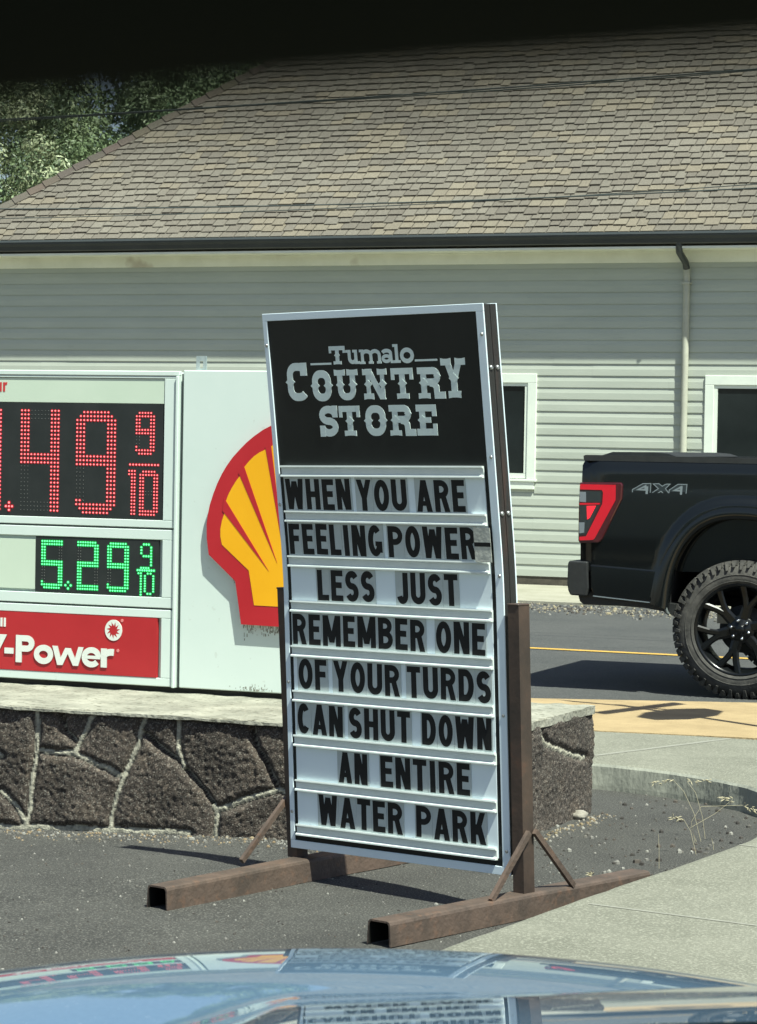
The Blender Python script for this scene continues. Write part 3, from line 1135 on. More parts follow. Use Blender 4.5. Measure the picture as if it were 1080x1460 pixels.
# LED displays
def dots(pattern, x0, z1, dx, dz, lit, rad, nm, mats, parent, off_pat=None, slant=0.0):
    m_ = MB()
    for r_, row in enumerate(pattern):
        for c_, ch in enumerate(row):
            if ch == ' ':
                continue
            x, z = x0 + c_ * dx, z1 - r_ * dz
            on = ch == '#'
            n = 8
            y = PT + .0022
            if on:
                ring = [(x + rad * 2.1 * math.cos(2 * math.pi * k / n), y, z + rad * 2.1 * math.sin(2 * math.pi * k / n)) for k in range(n)]
                m_.face(ring[::-1], 1)
                rosette(m_, (x, y - .0006, z), rad, rad * .8, 0, n=6)
            else:
                rosette(m_, (x, y - .0002, z), rad * .62, rad * .4, 2, n=5)
    return m_.build(nm, mats, parent, PO)


def seg_digit(ch, W, H, th, cut=True):
    """seven segment digit on a W x H dot grid; '#' lit, '.' unlit"""
    segs = {'0': 'abcdef', '1': 'bc', '2': 'abged', '3': 'abgcd', '4': 'fgbc', '5': 'afgcd', '6': 'afgedc', '7': 'abc', '8': 'abcdefg', '9': 'abcdfg'}[ch]
    mid = (H - th) // 2
    g = [[' '] * W for _ in range(H)]

    def fill(x0, x1, y0, y1, c):
        for y in range(y0, y1):
            for x in range(x0, x1):
                if c == '#' or g[y][x] == ' ':
                    g[y][x] = c
    area = {'a': (0, W, 0, th), 'd': (0, W, H - th, H), 'g': (0, W, mid, mid + th), 'f': (0, th, 0, mid + th), 'e': (0, th, mid, H), 'b': (W - th, W, 0, mid + th), 'c': (W - th, W, mid, H)}
    for k in 'abcdefg':
        if k in segs:
            fill(*area[k], '#')
    for k in 'abcdefg':
        if k not in segs:
            fill(*area[k], '.')
    if cut and ch in '92580':
        if 'a' in segs and 'f' in segs and ch != '5':
            g[0][0] = ' '
            if th > 2:
                g[0][1] = g[1][0] = ' '
        if 'a' in segs and 'b' in segs:
            g[0][W - 1] = ' '
            if th > 2:
                g[0][W - 2] = g[1][W - 1] = ' '
        if 'd' in segs and 'c' in segs:
            g[H - 1][W - 1] = ' '
            if th > 2:
                g[H - 1][W - 2] = g[H - 2][W - 1] = ' '
        if 'd' in segs and ch in '95':
            g[H - 1][0] = ' '
            g[H - th - 1][0] = '#'
            if th > 2:
                g[H - 1][1] = g[H - 2][0] = ' '
                g[H - th - 1][1] = '#'
    if ch == '4' and cut:
        pass
    return [''.join(r) for r in g]


def led_box(a, b, z0, z1, parent):
    m_ = MB()
    m_.box((a, PT + .0025, z0), (b, PT + .0193, z1))
    return m_.build('led_display', M['black_panel'], parent, PO)


led_box(SL + .064, -5.5865, 1.224, 1.733, pan1)
led_box(-6.2215, -5.600, .884, 1.134, pan2)
LR = [M['led_red'], M['led_red_halo'], M['led_off']]
LG = [M['led_green'], M['led_green_halo'], M['led_off']]


def big(ch, xa, xb, za, zb, W, H, th, mats, rad, parent):
    dots(seg_digit(ch, W, H, th), xa, zb, (xb - xa) / (W - 1), (zb - za) / (H - 1), True, rad, 'digit', mats, parent)


big('4', -6.600, -6.412, 1.251, 1.698, 12, 26, 3, LR, .0036, pan1)
big('4', -6.302, -6.113, 1.251, 1.698, 12, 26, 3, LR, .0036, pan1)
big('9', -6.017, -5.826, 1.247, 1.694, 12, 26, 3, LR, .0036, pan1)
dots([' # ', '###', ' # '], -6.379, 1.281, .016, .0165, True, .0046, 'decimal_point', LR, pan1)
dots(seg_digit('9', 7, 13, 2), -5.718, 1.694, .0143, .0150, True, .0032, 'digit', LR, pan1)
dots(['#' * 10], -5.748, 1.465, .0155, .016, True, .0036, 'fraction_bar', LR, pan1)
dots(['###', '###'] + [' ##'] * 12, -5.752, 1.437, .0140, .0146, True, .0032, 'digit', LR, pan1)
dots(seg_digit('0', 7, 14, 2), -5.696, 1.435, .0140, .0146, True, .0032, 'digit', LR, pan1)
big('5', -6.187, -6.088, .905, 1.113, 9, 17, 2, LG, .0040, pan2)
big('2', -6.003, -5.905, .905, 1.113, 9, 17, 2, LG, .0040, pan2)
big('9', -5.851, -5.752, .903, 1.112, 9, 17, 2, LG, .0040, pan2)
dots([' # ', '# #', ' # '], -6.066, .932, .0135, .014, True, .0046, 'decimal_point', LG, pan2)
dots([' ### ', '#   #', '#   #', '#   #', ' ####', '    #', '    #', '    #', '#### '], -5.685, 1.113, .0122, .0130, True, .0042, 'digit', LG, pan2)
dots(['#' * 8], -5.702, .9985, .0115, .016, True, .0046, 'fraction_bar', LG, pan2)
dots(['##'] + [' #'] * 8, -5.6975, .985, .0118, .0118, True, .0040, 'digit', LG, pan2)
dots([' ## ', '#  #', '#  #', '#  #', '#  #', '#  #', '#  #', '#  #', ' ## '], -5.6655, .985, .0140, .0112, True, .0040, 'digit', LG, pan2)

# name lettering
mb = MB()
x, zb = -6.760, 1.776
for ch, w, h in (('R', .040, .060), ('e', .038, .042), ('g', .038, .042), ('u', .034, .042), ('l', .0105, .060), ('a', .037, .042), ('r', .022, .042)):
    put_glyph(mb, glyph(ch, w, h, .0105), x + .115, zb + .006, PT + .0034, .0012)
    x += w + .0075
mb.build('lettering', M['red_letter'], pan1, PO)

mb = MB()
mb.box((SL + .0, PT - .0030, .527), (-5.600, PT + .0194, .789))
red = mb.build('red_face', M['red_panel'], pan3, PO)
mb = MB()
wl = [M['white_letter'], M['letter_side']]


def box_px(ch, x0, y0, x1, y1, s, d=.005, m_=mb):
    (a, zt_), (b, zb_) = pp_(x0, y0), pp_(x1, y1)
    put_glyph(m_, glyph(ch, b - a, zt_ - zb_, s), a, zb_, PT - .0031, d, 0, 1)


q6 = lambda x, y: (x / 4.154, 840 + y / 4.154)
for ch, x0, y0, x1, y1, s in (('V', -150, 258, 46, 428, .042), ('-', 33, 275, 86, 430, .040), ('P', 101, 270, 208, 437, .031), ('o', 208, 326, 320, 446, .0265), ('w', 316, 334, 500, 456, .0265),
                              ('e', 491, 340, 604, 466, .0255), ('r', 604, 350, 684, 467, .030)):
    if ch == '-':
        (a, zt_), (b, zb_) = pp_(*q6(33, 345)), pp_(*q6(86, 382))
        put_glyph(mb, [rct(0, 0, b - a, zt_ - zb_)], a, zb_, PT - .0031, .005, 0, 1)
        continue
    box_px(ch, *q6(x0, y0), *q6(x1, y1), s)
(xa, za), (xb, zb) = pp_(*q6(10, 168)), pp_(*q6(38, 222))
for k in (0, 1):
    put_glyph(mb, glyph('l', .0105, za - zb, .0105), xb - .0105 - k * .0175, zb, PT - .0031, .002)
hx = za - zb
put_glyph(mb, glyph('e', .030, hx * .7, .0095), xb - .0105 - .0175 - .037, zb, PT - .0031, .002)
put_glyph(mb, glyph('h', .028, hx, .0095), xb - .028 - .073, zb, PT - .0031, .002)
put_glyph(mb, glyph('S', .032, hx, .0095), xb - .028 - .112, zb, PT - .0031, .002)
# round badge
cx_, cz_ = pp_(*q6(677, 243))
rb_ = (pp_(*q6(677, 181))[1] - pp_(*q6(677, 306))[1]) / 2
rw_ = (pp_(*q6(728, 243))[0] - pp_(*q6(627, 243))[0]) / 2
mb.prism([(cx_ + rw_ * math.cos(2 * math.pi * k / 28), cz_ + rb_ * math.sin(2 * math.pi * k / 28)) for k in range(28)], PT - .0060, PT - .0031)
mb.build('lettering', wl, red, PO)
mb = MB()
sun_ = []
for k in range(22):
    a = 2 * math.pi * k / 22 + (.16 if k % 2 == 0 else 0)
    rr = (.80 if k % 2 == 0 else .42)
    sun_.append((cx_ + rw_ * rr * math.cos(a), cz_ + rb_ * rr * math.sin(a)))
for k in range(22):
    a, b = sun_[k], sun_[(k + 1) % 22]
    mb.face([(cx_, PT - .0064, cz_), (a[0], PT - .0064, a[1]), (b[0], PT - .0064, b[1])])
mb.build('badge_sunburst', M['red_panel'], red, PO)
mb = MB()
for c in ((727, 186), (702, 364)):
    mb = MB()
    x_, z_ = pp_(*q6(*c))
    mb.prism([(x_ + .0068 * math.cos(2 * math.pi * k / 14), z_ + .0075 * math.sin(2 * math.pi * k / 14)) for k in range(14)], PT - .0050, PT - .0031)
    mb.build('small_mark', M['pink_mark'], red, PO)

# scallop emblem: raised red body, yellow field, red ribs
e5 = lambda x, y: on_t(230 + x / 3.316, 560 + y / 3.316, PT - .032)
half = [e5(*p) for p in ((546, 1108), (378, 1095), (364, 990), (350, 890), (290, 830), (225, 765), (216, 690), (215, 620), (221, 575), (230, 530), (246, 480), (265, 430), (286, 386), (310, 345), (338, 306), (370, 270), (403, 236), (440, 205), (482, 175), (525, 153))]
half[0] = (SC, half[1][1] - .004)
topz = half[-1][1] + .022
xl = half[-1][0]
half += [(xl + (SC - xl) * .33, half[-1][1] + .011), (xl + (SC - xl) * .66, topz - .003), (SC, topz)]


def mirror(h):
    return h + [(2 * SC - x, z) for x, z in h[::-1]]


def clean(poly):
    out = []
    for p in poly:
        if not out or math.hypot(p[0] - out[-1][0], p[1] - out[-1][1]) > 1e-4:
            out.append(p)
    if math.hypot(out[0][0] - out[-1][0], out[0][1] - out[-1][1]) < 1e-4:
        out.pop()
    return out


emb = MB()
outline = clean(mirror(half))
emb.prism(outline, PT - .032, PT - .012)
emb.box((SC - .3, PT - .0125, .92), (SC + .3, PT - .0025, 1.35))
# thin pale edge round the body
for i in range(len(outline)):
    a, b = outline[i], outline[(i + 1) % len(outline)]
em = emb.build('emblem', M['emblem_red'], emb_cab, PO)
recalc(em)
ylw = [e5(*p) for p in ((545, 1010), (440, 1005), (415, 840), (288, 718), (281, 680), (281, 645), (288, 606), (300, 570), (308, 510), (319, 480), (335, 450), (353, 420), (373, 393), (395, 350), (417, 323), (440, 300), (466, 282), (495, 268))]
ylw[0] = (SC, ylw[1][1] - .002)
xl, zl = ylw[-1]
ylw += [(xl + (SC - xl) * .30, zl + .03), (xl + (SC - xl) * .45, zl + .048), (xl + (SC - xl) * .75, zl + .060), (SC, zl + .064)]
yb = MB()
yb.prism(clean(mirror(ylw)), PT - .0335, PT - .0321)
recalc(yb.build('emblem_field', M['emblem_yellow'], em, PO))
rb = MB()
apex = e5(575, 960)
for (r0, r1, tp) in (((300, 570), (308, 510), (510, 843)), ((373, 393), (395, 350), (550, 805)), ((495, 268), (522, 250), (588, 800))):
    A_, B_, T_ = e5(*r0), e5(*r1), e5(*tp)
    # push the rim end a little outwards so that it meets the red border
    mx_, mz_ = (A_[0] + B_[0]) / 2, (A_[1] + B_[1]) / 2
    d_ = Vector((mx_ - T_[0], mz_ - T_[1])).normalized() * .015
    for mir in (0, 1):
        tri = [(p[0] + (d_.x if k < 2 else 0), p[1] + (d_.y if k < 2 else 0)) for k, p in enumerate((A_, B_, T_))]
        if mir:
            tri = [(2 * SC - x, z) for x, z in tri][::-1]
        rb.prism(tri[::-1], PT - .0348, PT - .0336)
recalc(rb.build('emblem_ribs', M['emblem_red'], em, PO))
# grime that has run down under the emblem
gr = MB()
rg = random.Random(5)
for k in range(210):
    x = SC - .34 + rg.random() * .62
    edge = None
    for (p, q_) in zip(half, half[1:]):
        if min(p[0], q_[0]) <= x <= max(p[0], q_[0]) and p[1] < 1.2 and q_[1] < 1.2:
            edge = p[1] + (q_[1] - p[1]) * ((x - p[0]) / (q_[0] - p[0]) if q_[0] != p[0] else 0)
    if x > SC:
        edge = half[1][1]
    if edge is None:
        continue
    z = edge - .004 - abs(rg.gauss(0, .022))
    w, h = rg.uniform(.0008, .0028), rg.uniform(.002, .010)
    gr.face([(x - w, PT - .0026 - k * 1e-6, z - h), (x + w, PT - .0026 - k * 1e-6, z - h), (x + w * .6, PT - .0026 - k * 1e-6, z + h), (x - w * .8, PT - .0026 - k * 1e-6, z + h)])
for k in range(60):
    x = -5.12 + rg.gauss(0, .05)
    z = .492 + abs(rg.gauss(0, .012))
    w, h = rg.uniform(.0008, .002), rg.uniform(.002, .008)
    gr.face([(x - w, PT - .0026 - k * 1e-6, z - h * .3), (x + w, PT - .0026 - k * 1e-6, z - h * .3), (x + w, PT - .0026 - k * 1e-6, z + h), (x - w, PT - .0026 - k * 1e-6, z + h)])
gr.build('grime', M['grime'], emb_cab, PO)['kind'] = 'stuff'
# lifting eye on top
mb = MB()
zx = Z1 + .002
mb.box((-5.453, PT + .05, zx), (-5.403, PT + .056, zx + .012))
mb.box((-5.453, PT + .05, zx + .012), (-5.437, PT + .056, zx + .066))
mb.box((-5.419, PT + .05, zx + .012), (-5.403, PT + .056, zx + .066))
mb.box((-5.437, PT + .05, zx + .044), (-5.419, PT + .056, zx + .066))
mb.box((-5.453, PT + .056, zx), (-5.403, PT + .11, zx + .006))
mb.build('lifting_bracket', M['zinc'], emb_cab, PO)

# ================================================================ READER-BOARD SIGN
RY = R(-41)
RB = on_ground(424, 1225, .08).lerp(on_ground(745, 1273, .08), .5)
RB.z = 0
rs = thing('reader_board_sign', 'black and white changeable letter sign on a rusty stand before the wall', 'sign', RB, RY)
rl = Matrix.Translation(RB) @ Matrix.Rotation(RY, 4, 'Z')
rli = rl.inverted()
LEAN = -.024
mb = MB()


def post(x, y, LEAN, LY):
    m_ = MB()
    h, b, w, v = 1.05, .078, .023, .029
    A_ = [(x - w, y - v), (x + w, y - v), (x + w, y + v), (x - w, y + v)]
    rows = []
    for z in (b, h):
        dx = LEAN * (z - b)
        rows.append([(p[0] + dx, p[1] + LY * (z - b), z) for p in A_])
    m_.grid(rows, 0, False, close=True)
    m_.face(rows[-1])
    m_.box((x - w - .002 + LEAN, y - v - .002 + LY, h), (x + w + .002 + LEAN, y + v + .002 + LY, h + .006), bev=.002)
    return m_.build('post', M['post'], rs)


PX = .5365
post(-.556, .048, -.034, -.046)
post(.512, .012, -.012, -.046)


def beam(x, y0, y1, dx0):
    """inverted U channel lying on the asphalt"""
    m_ = MB()
    w, h, t_, c_ = .046, .080, .006, .012
    out = [(-w - .004, 0), (-w, h - c_), (-w + c_ * .3, h - c_ * .3), (-w + c_, h), (w - c_, h), (w - c_ * .3, h - c_ * .3), (w, h - c_), (w + .004, 0)]
    inn = [(-w - .004 + t_, 0), (-w + t_, h - c_ - t_ * .4), (-w + c_, h - t_), (w - c_, h - t_), (w - t_, h - c_ - t_ * .4), (w + .004 - t_, 0)]
    rows, rin = [], []
    n = 14
    for i in range(n + 1):
        y = y0 + (y1 - y0) * i / n
        sx = x + dx0 * (y / y0) if y < 0 else x - dx0 * .6 * (y / y1)
        wob = .0015 * noise.noise(Vector((x * 9, y * 4, 0)))
        rows.append([(sx + p[0] + wob, y, p[1] + .003) for p in out])
        rin.append([(sx + p[0] + wob, y, p[1] + .003) for p in inn])
    m_.grid(rows, 0, False)
    m_.grid(rin, 1, False)
    for k, (ro, ri) in enumerate(((rows[0], rin[0]), (rows[-1], rin[-1]))):
        m_.face([ro[0], ro[1], ri[1], ri[0]])
        m_.face([ro[1], ro[2], ro[3], ri[2], ri[1]])
        m_.face([ro[3], ro[4], ri[3], ri[2]])
        m_.face([ro[4], ro[5], ro[6], ri[4], ri[3]])
        m_.face([ro[6], ro[7], ri[5], ri[4]])
    return m_.build('foot_beam', [M['steel'], M['beam_in']], rs)


beam(-.506, -.80, .78, .09)
beam(.508, -.75, .70, .02)


def brace(x, ya, za, yb, zb_):
    m_ = MB()
    a, b = Vector((x, ya, za)), Vector((x, yb, zb_))
    d = (b - a).normalized()
    n_ = Vector((0, -d.z, d.y))
    w, tx = .0095, .0075
    A_ = [a + n_ * w + Vector((tx, 0, 0)), a - n_ * w + Vector((tx, 0, 0)), a - n_ * w - Vector((tx, 0, 0)), a + n_ * w - Vector((tx, 0, 0))]
    B_ = [p + (b - a) for p in A_]
    m_.grid([A_, B_], 0, False, close=True)
    m_.face(A_[::-1])
    m_.face(B_)
    return m_.build('brace', M['steel'], rs)


for x, yp in ((-.5955, .048), (.5435, .012)):
    brace(x, yp - .020, .29, -.205, .083)
    brace(x, yp + .012, .29, .245, .083)

# the double-faced panel: its own plane, leaning a little
PSC = 1.003
PC = EYE + (Vector((.0442, 9.47, 1.088)) - EYE) * PSC
pa, ptl, pro, PWD, PHT = R(42), .0454, .0181, 1.023 * PSC, 1.9199 * PSC
pu = Vector((math.cos(pa), -math.sin(pa), 0))
pn = Vector((-math.sin(pa), -math.cos(pa), 0))
z2 = Vector((0, 0, 1)) * math.cos(ptl) + pn * math.sin(ptl)
PU = pu * math.cos(pro) + z2 * math.sin(pro)
PV = z2 * math.cos(pro) - pu * math.sin(pro)
PN = PU.cross(PV)                      # towards the viewer
pm = Matrix(((PU.x, -PN.x, PV.x, PC.x), (PU.y, -PN.y, PV.y, PC.y), (PU.z, -PN.z, PV.z, PC.z), (0, 0, 0, 1)))
PM = rli @ pm                          # panel space -> sign space (x right, y away, z up; front at y = 0)


def bend(z, w=.12):
    """the upper part of the panel leans a little further forward than the part between the posts"""
    s = z - .049
    return .0788 * (0 if s < -w else s if s > w else (s + w) ** 2 / (4 * w))


def pan(px, py):
    """traced point -> (x, z) on the front of the panel"""
    q = Vector((0, 0, 0))
    for _ in range(6):
        q = pm.inverted() @ hit(px, py, PC + PN * bend(q.z), PN)
    return q.x, q.z


def bent(o):
    import bmesh
    bm = bmesh.new()
    bm.from_mesh(o.data)
    zs = [v.co.z for v in bm.verts]
    for k in range(9):
        z = .049 - .12 + .03 * k
        if min(zs) < z < max(zs):
            bmesh.ops.bisect_plane(bm, geom=bm.verts[:] + bm.edges[:] + bm.faces[:], plane_co=(0, 0, z), plane_no=(0, 0, 1))
    for v in bm.verts:
        v.co.y -= bend(v.co.z)
    bm.to_mesh(o.data)
    bm.free()
    return o


def pbuild(m_, name, mats, parent):
    o_ = m_.build(name, mats, parent)
    if parent is rs:
        o_.matrix_local = PM
    return bent(o_)


hw, hh = PWD / 2, PHT / 2
mb = MB()
mb.box((-hw + .045, .004, -hh + .002), (hw - .002, .0330, hh - .002), 1)
mb.face([(-hw + .004, .0032, -hh + .004), (hw - .004, .0032, -hh + .004), (hw - .004, .0032, hh - .004), (-hw + .004, .0032, hh - .004)], 0)
board = pbuild(mb, 'board', [M['board_black'], M['board_edge']], rs)
mb = MB()
mb.box((-hw + .045, .0362, -hh + .002), (hw - .002, .0652, hh - .002), 1)
mb.face([(hw - .004, .0657, -hh + .004), (-hw + .004, .0657, -hh + .004), (-hw + .004, .0657, hh - .004), (hw - .004, .0657, hh - .004)], 0)
board2 = pbuild(mb, 'board', [M['board_black'], M['board_edge']], rs)


def edge_frame(y0, y1, w):
    m_ = MB()
    wt_, wr_, wl_, wb = .026, .034, .021, .029
    m_.box((-hw, y0, hh - wt_), (hw, y1, hh), bev=.0012)
    m_.box((-hw, y0, -hh), (hw, y1, -hh + wb), bev=.0012)
    m_.box((-hw, y0, -hh + wb + .0004), (-hw + wl_, y1, hh - wt_ - .0004), bev=.0012)
    m_.box((hw - wr_, y0, -hh + wb + .0004), (hw, y1, hh - wt_ - .0004), bev=.0012)
    return m_


f1 = pbuild(edge_frame(-.0025, .0030, .030), 'edge_frame', M['alu'], rs)
f2 = pbuild(edge_frame(.0660, .0710, .030), 'edge_frame', M['alu'], rs)
mb = MB()
for x, zs in ((-hw + .012, (.85, .28, -.36, -.83)), (hw - .014, (.86, .45, 0.05, -.42, -.88))):
    for z in zs:
        mb = MB()
        rosette(mb, (x, -.0026, z), .0065, .004)
        bent(mb.build('screw', M['bolt'], f1))
mb = MB()
for (x_, y_) in ((698, 524), (716, 733)):
    zz = pan(x_, y_)[1]
    for yy in (.018, .051):
        mb = MB()
        rosette(mb, (hw - .0022, yy, zz), .0085, .006, ax='x')
        pbuild(mb, 'edge_bolt', M['bolt'], rs)

# logo on the black upper part
zg = lambda x, y: (460 + x / 4.909, 480 + y / 4.909)
c4 = lambda x, y: (360 + x / 2.7, 410 + y / 2.7)


def logo_letter(ch, p0, p1, s):
    (xa, za_), (xb, zb_) = pan(p0[0], (p0[1] + p1[1]) / 2), pan(p1[0], (p0[1] + p1[1]) / 2)
    xm = (p0[0] + p1[0]) / 2
    za_, zb_ = pan(xm, p0[1])[1], pan(xm, p1[1])[1]
    put_glyph(lg, slab(ch, xb - xa, za_ - zb_, s), xa, zb_, .0031, .0012)


lg = MB()
for ch, a, b, s in (('C', c4(134, 290), c4(211, 437), .028), ('O', c4(230, 318), c4(302, 438), .027), ('U', zg(84, 228), zg(248, 445), .0245), ('N', zg(282, 224), zg(447, 440), .023), ('T', zg(480, 219), zg(634, 436), .025),
                    ('R', zg(665, 213), zg(854, 434), .025), ('Y', zg(830, 148), zg(1004, 431), .027),
                    ('S', c4(258, 455), c4(328, 574), .026), ('T', zg(117, 484), zg(262, 696), .025), ('O', zg(300, 480), zg(440, 695), .026), ('R', zg(467, 477), zg(648, 694), .025), ('E', zg(656, 475), zg(798, 692), .026),
                    ):
    logo_letter(ch, a, b, s)
for ch, a, b, s in (('u', zg(160, 92), zg(256, 192), .0135), ('m', zg(256, 88), zg(408, 190), .013), ('a', zg(408, 84), zg(494, 186), .013), ('l', zg(490, 52), zg(540, 184), .0135), ('o', zg(540, 76), zg(637, 186), .015)):
    logo_letter(ch, a, b, s)
logo_letter('T', zg(44, 66), zg(156, 195), .017)
for a, b in ((zg(643, 151), zg(801, 171)), (c4(222, 287), c4(303, 298))):
    (xa, za_), (xb, zb_) = pan(*a), pan(*b)
    xm = ((a[0] + b[0]) / 2)
    zt_, zb_ = pan(xm, a[1])[1], pan(xm, b[1])[1]
    put_glyph(lg, [rct(0, 0, xb - xa, (zt_ - zb_) * .7)], xa, zb_, .0031, .0012)
bent(lg.build('logo_lettering', M['logo_grey'], board))

# white reading area
xl_, zt_ = pan(404, 664)
xr_ = pan(690, 664)[0]
zb_ = pan(428, 1188)[1]
xl_ = (xl_ + pan(428, 1190)[0]) / 2
xr_ = (xr_ + pan(708, 1222)[0]) / 2
mb = MB()
xl_, xr_ = -hw + .0385, hw - .053
mb.box((xl_, -.0005, zb_), (xr_, .0031, zt_))
sheet_ = bent(mb.build('reader_sheet', M['reader'], board))
NT = 9
tz = [zt_ + (zb_ + .034 - zt_) * k / (NT - 1) for k in range(NT)]     # top of every track
TH = .040
for k in range(NT):
    m_ = MB()
    a, b = xl_ - .002 + .002 * (k % 2), xr_ + .004 - .003 * (k % 3)
    z = tz[k]
    # lower lip, web and upper lip of an extruded plastic rail
    prof = [(-.0006, z), (-.0125, z + .0015), (-.0135, z - .004), (-.0062, z - .0085), (-.0058, z - TH + .011), (-.0145, z - TH + .006), (-.0150, z - TH + .001), (-.0006, z - TH)]
    rows = [[(a, p, q) for p, q in prof], [(b, p, q) for p, q in prof]]
    m_.grid(rows, 0, False)
    m_.face(rows[0])
    m_.face(rows[1][::-1])
    bent(m_.build('letter_track', M['track'], board))

cw = {'C': .90, 'W': 1.32, 'M': 1.28, 'I': .46, 'J': .78, 'L': .80, 'E': .84, 'F': .82, 'T': .90, 'S': .92, 'A': 1.05, 'N': 1.0, 'H': 1.0, '-': .9}
c5 = lambda x, y: (380 + x / 2.7, 840 + y / 2.7)
rows_txt = [
    (0, 'WHEN', 409, 501, 706), (0, 'YOU', 510, 581, 706), (0, 'ARE', 595, 664, 708),
    (1, 'FEELING', 414, 546, 771), (1, 'POWER', 555, 680, 775),
    (2, 'LESS', 454, 535, 837), (2, 'JUST', 567, 654, 842),
    (3, 'REMEMBER', 419, 607, 905), (3, 'ONE', 623, 693, 911),
    (4, 'OF', 427, 467, 961), (4, 'YOUR', 477, 571, 967), (4, 'TURDS', 582, 701, 977),
    (5, 'CAN', 426, 490, 1025), (5, 'SHUT', 499, 586, 1033), (5, 'DOWN', 603, 702, 1044),
    (6, 'AN', 484, 525, 1093), (6, 'ENTIRE', 544, 671, 1105),
    (7, 'WATER', 456, 575, 1158), (7, 'PARK', 595, 694, 1178)]
rl_ = random.Random(11)
for r_, word, xa, xb, ym in rows_txt:
    a, b = pan(xa, ym)[0], pan(xb, ym)[0]
    z_hi, z_lo = tz[r_] - TH, tz[r_ + 1]
    hgt = (z_hi - z_lo) * .90
    gap = .0125
    tot = sum(cw.get(c, 1.0) for c in word)
    unit = (b - a - gap * (len(word) - 1)) / tot
    x = a
    for ch in word:
        w = cw.get(ch, 1.0) * unit
        ti = MB()
        dz = rl_.uniform(-.0015, .0015)
        tilt = rl_.uniform(-.012, .012)
        zm_ = (z_hi + z_lo) / 2
        T4 = Matrix.Translation((x + w / 2, -bend(zm_), zm_)) @ Matrix.Rotation(math.atan((bend(zm_ + .01) - bend(zm_ - .01)) / .02), 4, 'X') @ Matrix.Rotation(tilt, 4, 'Y')
        tw, th_ = w + gap * .92, (z_hi - z_lo) + .012
        yo = -.0022 + rl_.uniform(-.0004, .0004)
        ti.box((-tw / 2, yo - .0012, -th_ / 2), (tw / 2, yo, th_ / 2))
        to = ti.build('letter_tile', M['tile'], board)
        to.matrix_local = T4
        le = MB()
        put_glyph(le, glyph(ch, w, hgt, .0235 if ch != 'I' else .0235), -w / 2, -hgt / 2 + dz, yo - .0012, .0005)
        le.build('letter', M['letter'], to)
        x += w + gap
# hand-made hyphen tile, taped over the end of the second row
(xa, _), (xb, _) = pan(681, 772), pan(705, 780)
z_hi, z_lo = pan(693, 752)[1], pan(693, 801)[1]
ti = MB()
ti.box((xa, -.0175, z_lo), (xb, -.0163, z_hi))
to = bent(ti.build('letter_tile', M['tape_tile'], board))
to['label'] = 'cloudy taped tile with a hand drawn hyphen'
le = MB()
zm = pan(693, 776)[1]
put_glyph(le, [rct(0, 0, xb - xa, .014)], xa, zm - .007, -.0176, .0004)
bent(le.build('letter', M['letter'], to))

# ================================================================ PICKUP TRUCK
TB = R(-20)
TP = on_ground(1052, 1000)
TP.z = .012
tr = thing('pickup_truck', 'black four wheel drive pickup truck with chunky tyres stopped on the road', 'truck', TP, TB)
tru = Vector((math.cos(TB), math.sin(TB), 0))
trn = Vector((math.sin(TB), -math.cos(TB), 0))


def tk(px, py):
    q = hit(px, py, TP, trn) - TP
    return q.dot(tru), q.z


HUBZ = .433
WTR = 1.96       # body width


def arch_r(th, g=0.0):
    """wheel arch opening, squared-off"""
    ax, az, e = .475 + g, .700 + g, 2.5
    c, s = abs(math.cos(th)), abs(math.sin(th))
    r = ((c / ax) ** e + (s / az) ** e) ** (-1 / e)
    return r


def body_y(X, z):
    y = .010
    y += .030 * smooth(1.38, 1.50, z) ** 2
    y += .035 * smooth(-.90, -1.035, X) ** 2
    y += .010 * math.sin(max(0, min(1, (z - .82) / .5)) * math.pi) * -1
    y += 0
    for hx in (0.0, 3.68):
        dx, dz = X - hx, z - HUBZ
        if dz > -.1 and abs(dx) < 1:
            r = math.hypot(dx, dz)
            d = r - arch_r(math.atan2(dz, dx))
            y -= .032 * smooth(.125, .085, d)
            if d < .03:
                y += .010 * smooth(.03, .0, d)
    return y


RAIL, BOT = 1.492, .585


def side_skin(m_, mir=False):
    """rear quarter: ribs run from the arch to the outline"""
    f = (lambda X, z: (X, body_y(X, z), z)) if not mir else (lambda X, z: (X, WTR - body_y(X, z), z))
    XL, XR = -1.045, 1.02
    n = 72
    th0, th1 = math.pi + .0, 0.0
    th0 = math.pi - math.atan2(BOT - HUBZ, .47)
    th1 = math.atan2(BOT - HUBZ, .47)
    rows = []
    # matching points on the outline: left-bottom, up the rear edge, along the rail, down the right
    for i in range(n + 1):
        th = th0 + (th1 - th0) * i / n
        ra = arch_r(th)
        ax, az = ra * math.cos(th), HUBZ + ra * math.sin(th)
        # ray to rectangle
        c, s = math.cos(th), math.sin(th)
        ks = []
        if c < 0:
            ks.append(XL / c)
        if c > 0:
            ks.append(XR / c)
        if s > 0:
            ks.append((RAIL - HUBZ) / s)
        k = min(ks)
        ox, oz = k * c, HUBZ + k * s
        row = []
        for j in range(27):
            q = j / 26
            q = q ** 1.35
            X, z = ax + (ox - ax) * q, az + (oz - az) * q
            row.append(f(X, z))
        rows.append(row)
    # corner fillers keep the outline square
    m_.grid(rows if not mir else rows[::-1], 0, True)
    # left lower strip under the first rib
    r0 = rows[0]
    low = [(p[0], p[1] + .004 if not mir else p[1] - .004, BOT + .01) for p in r0]
    return rows


bd = MB()
rowsR = side_skin(bd)


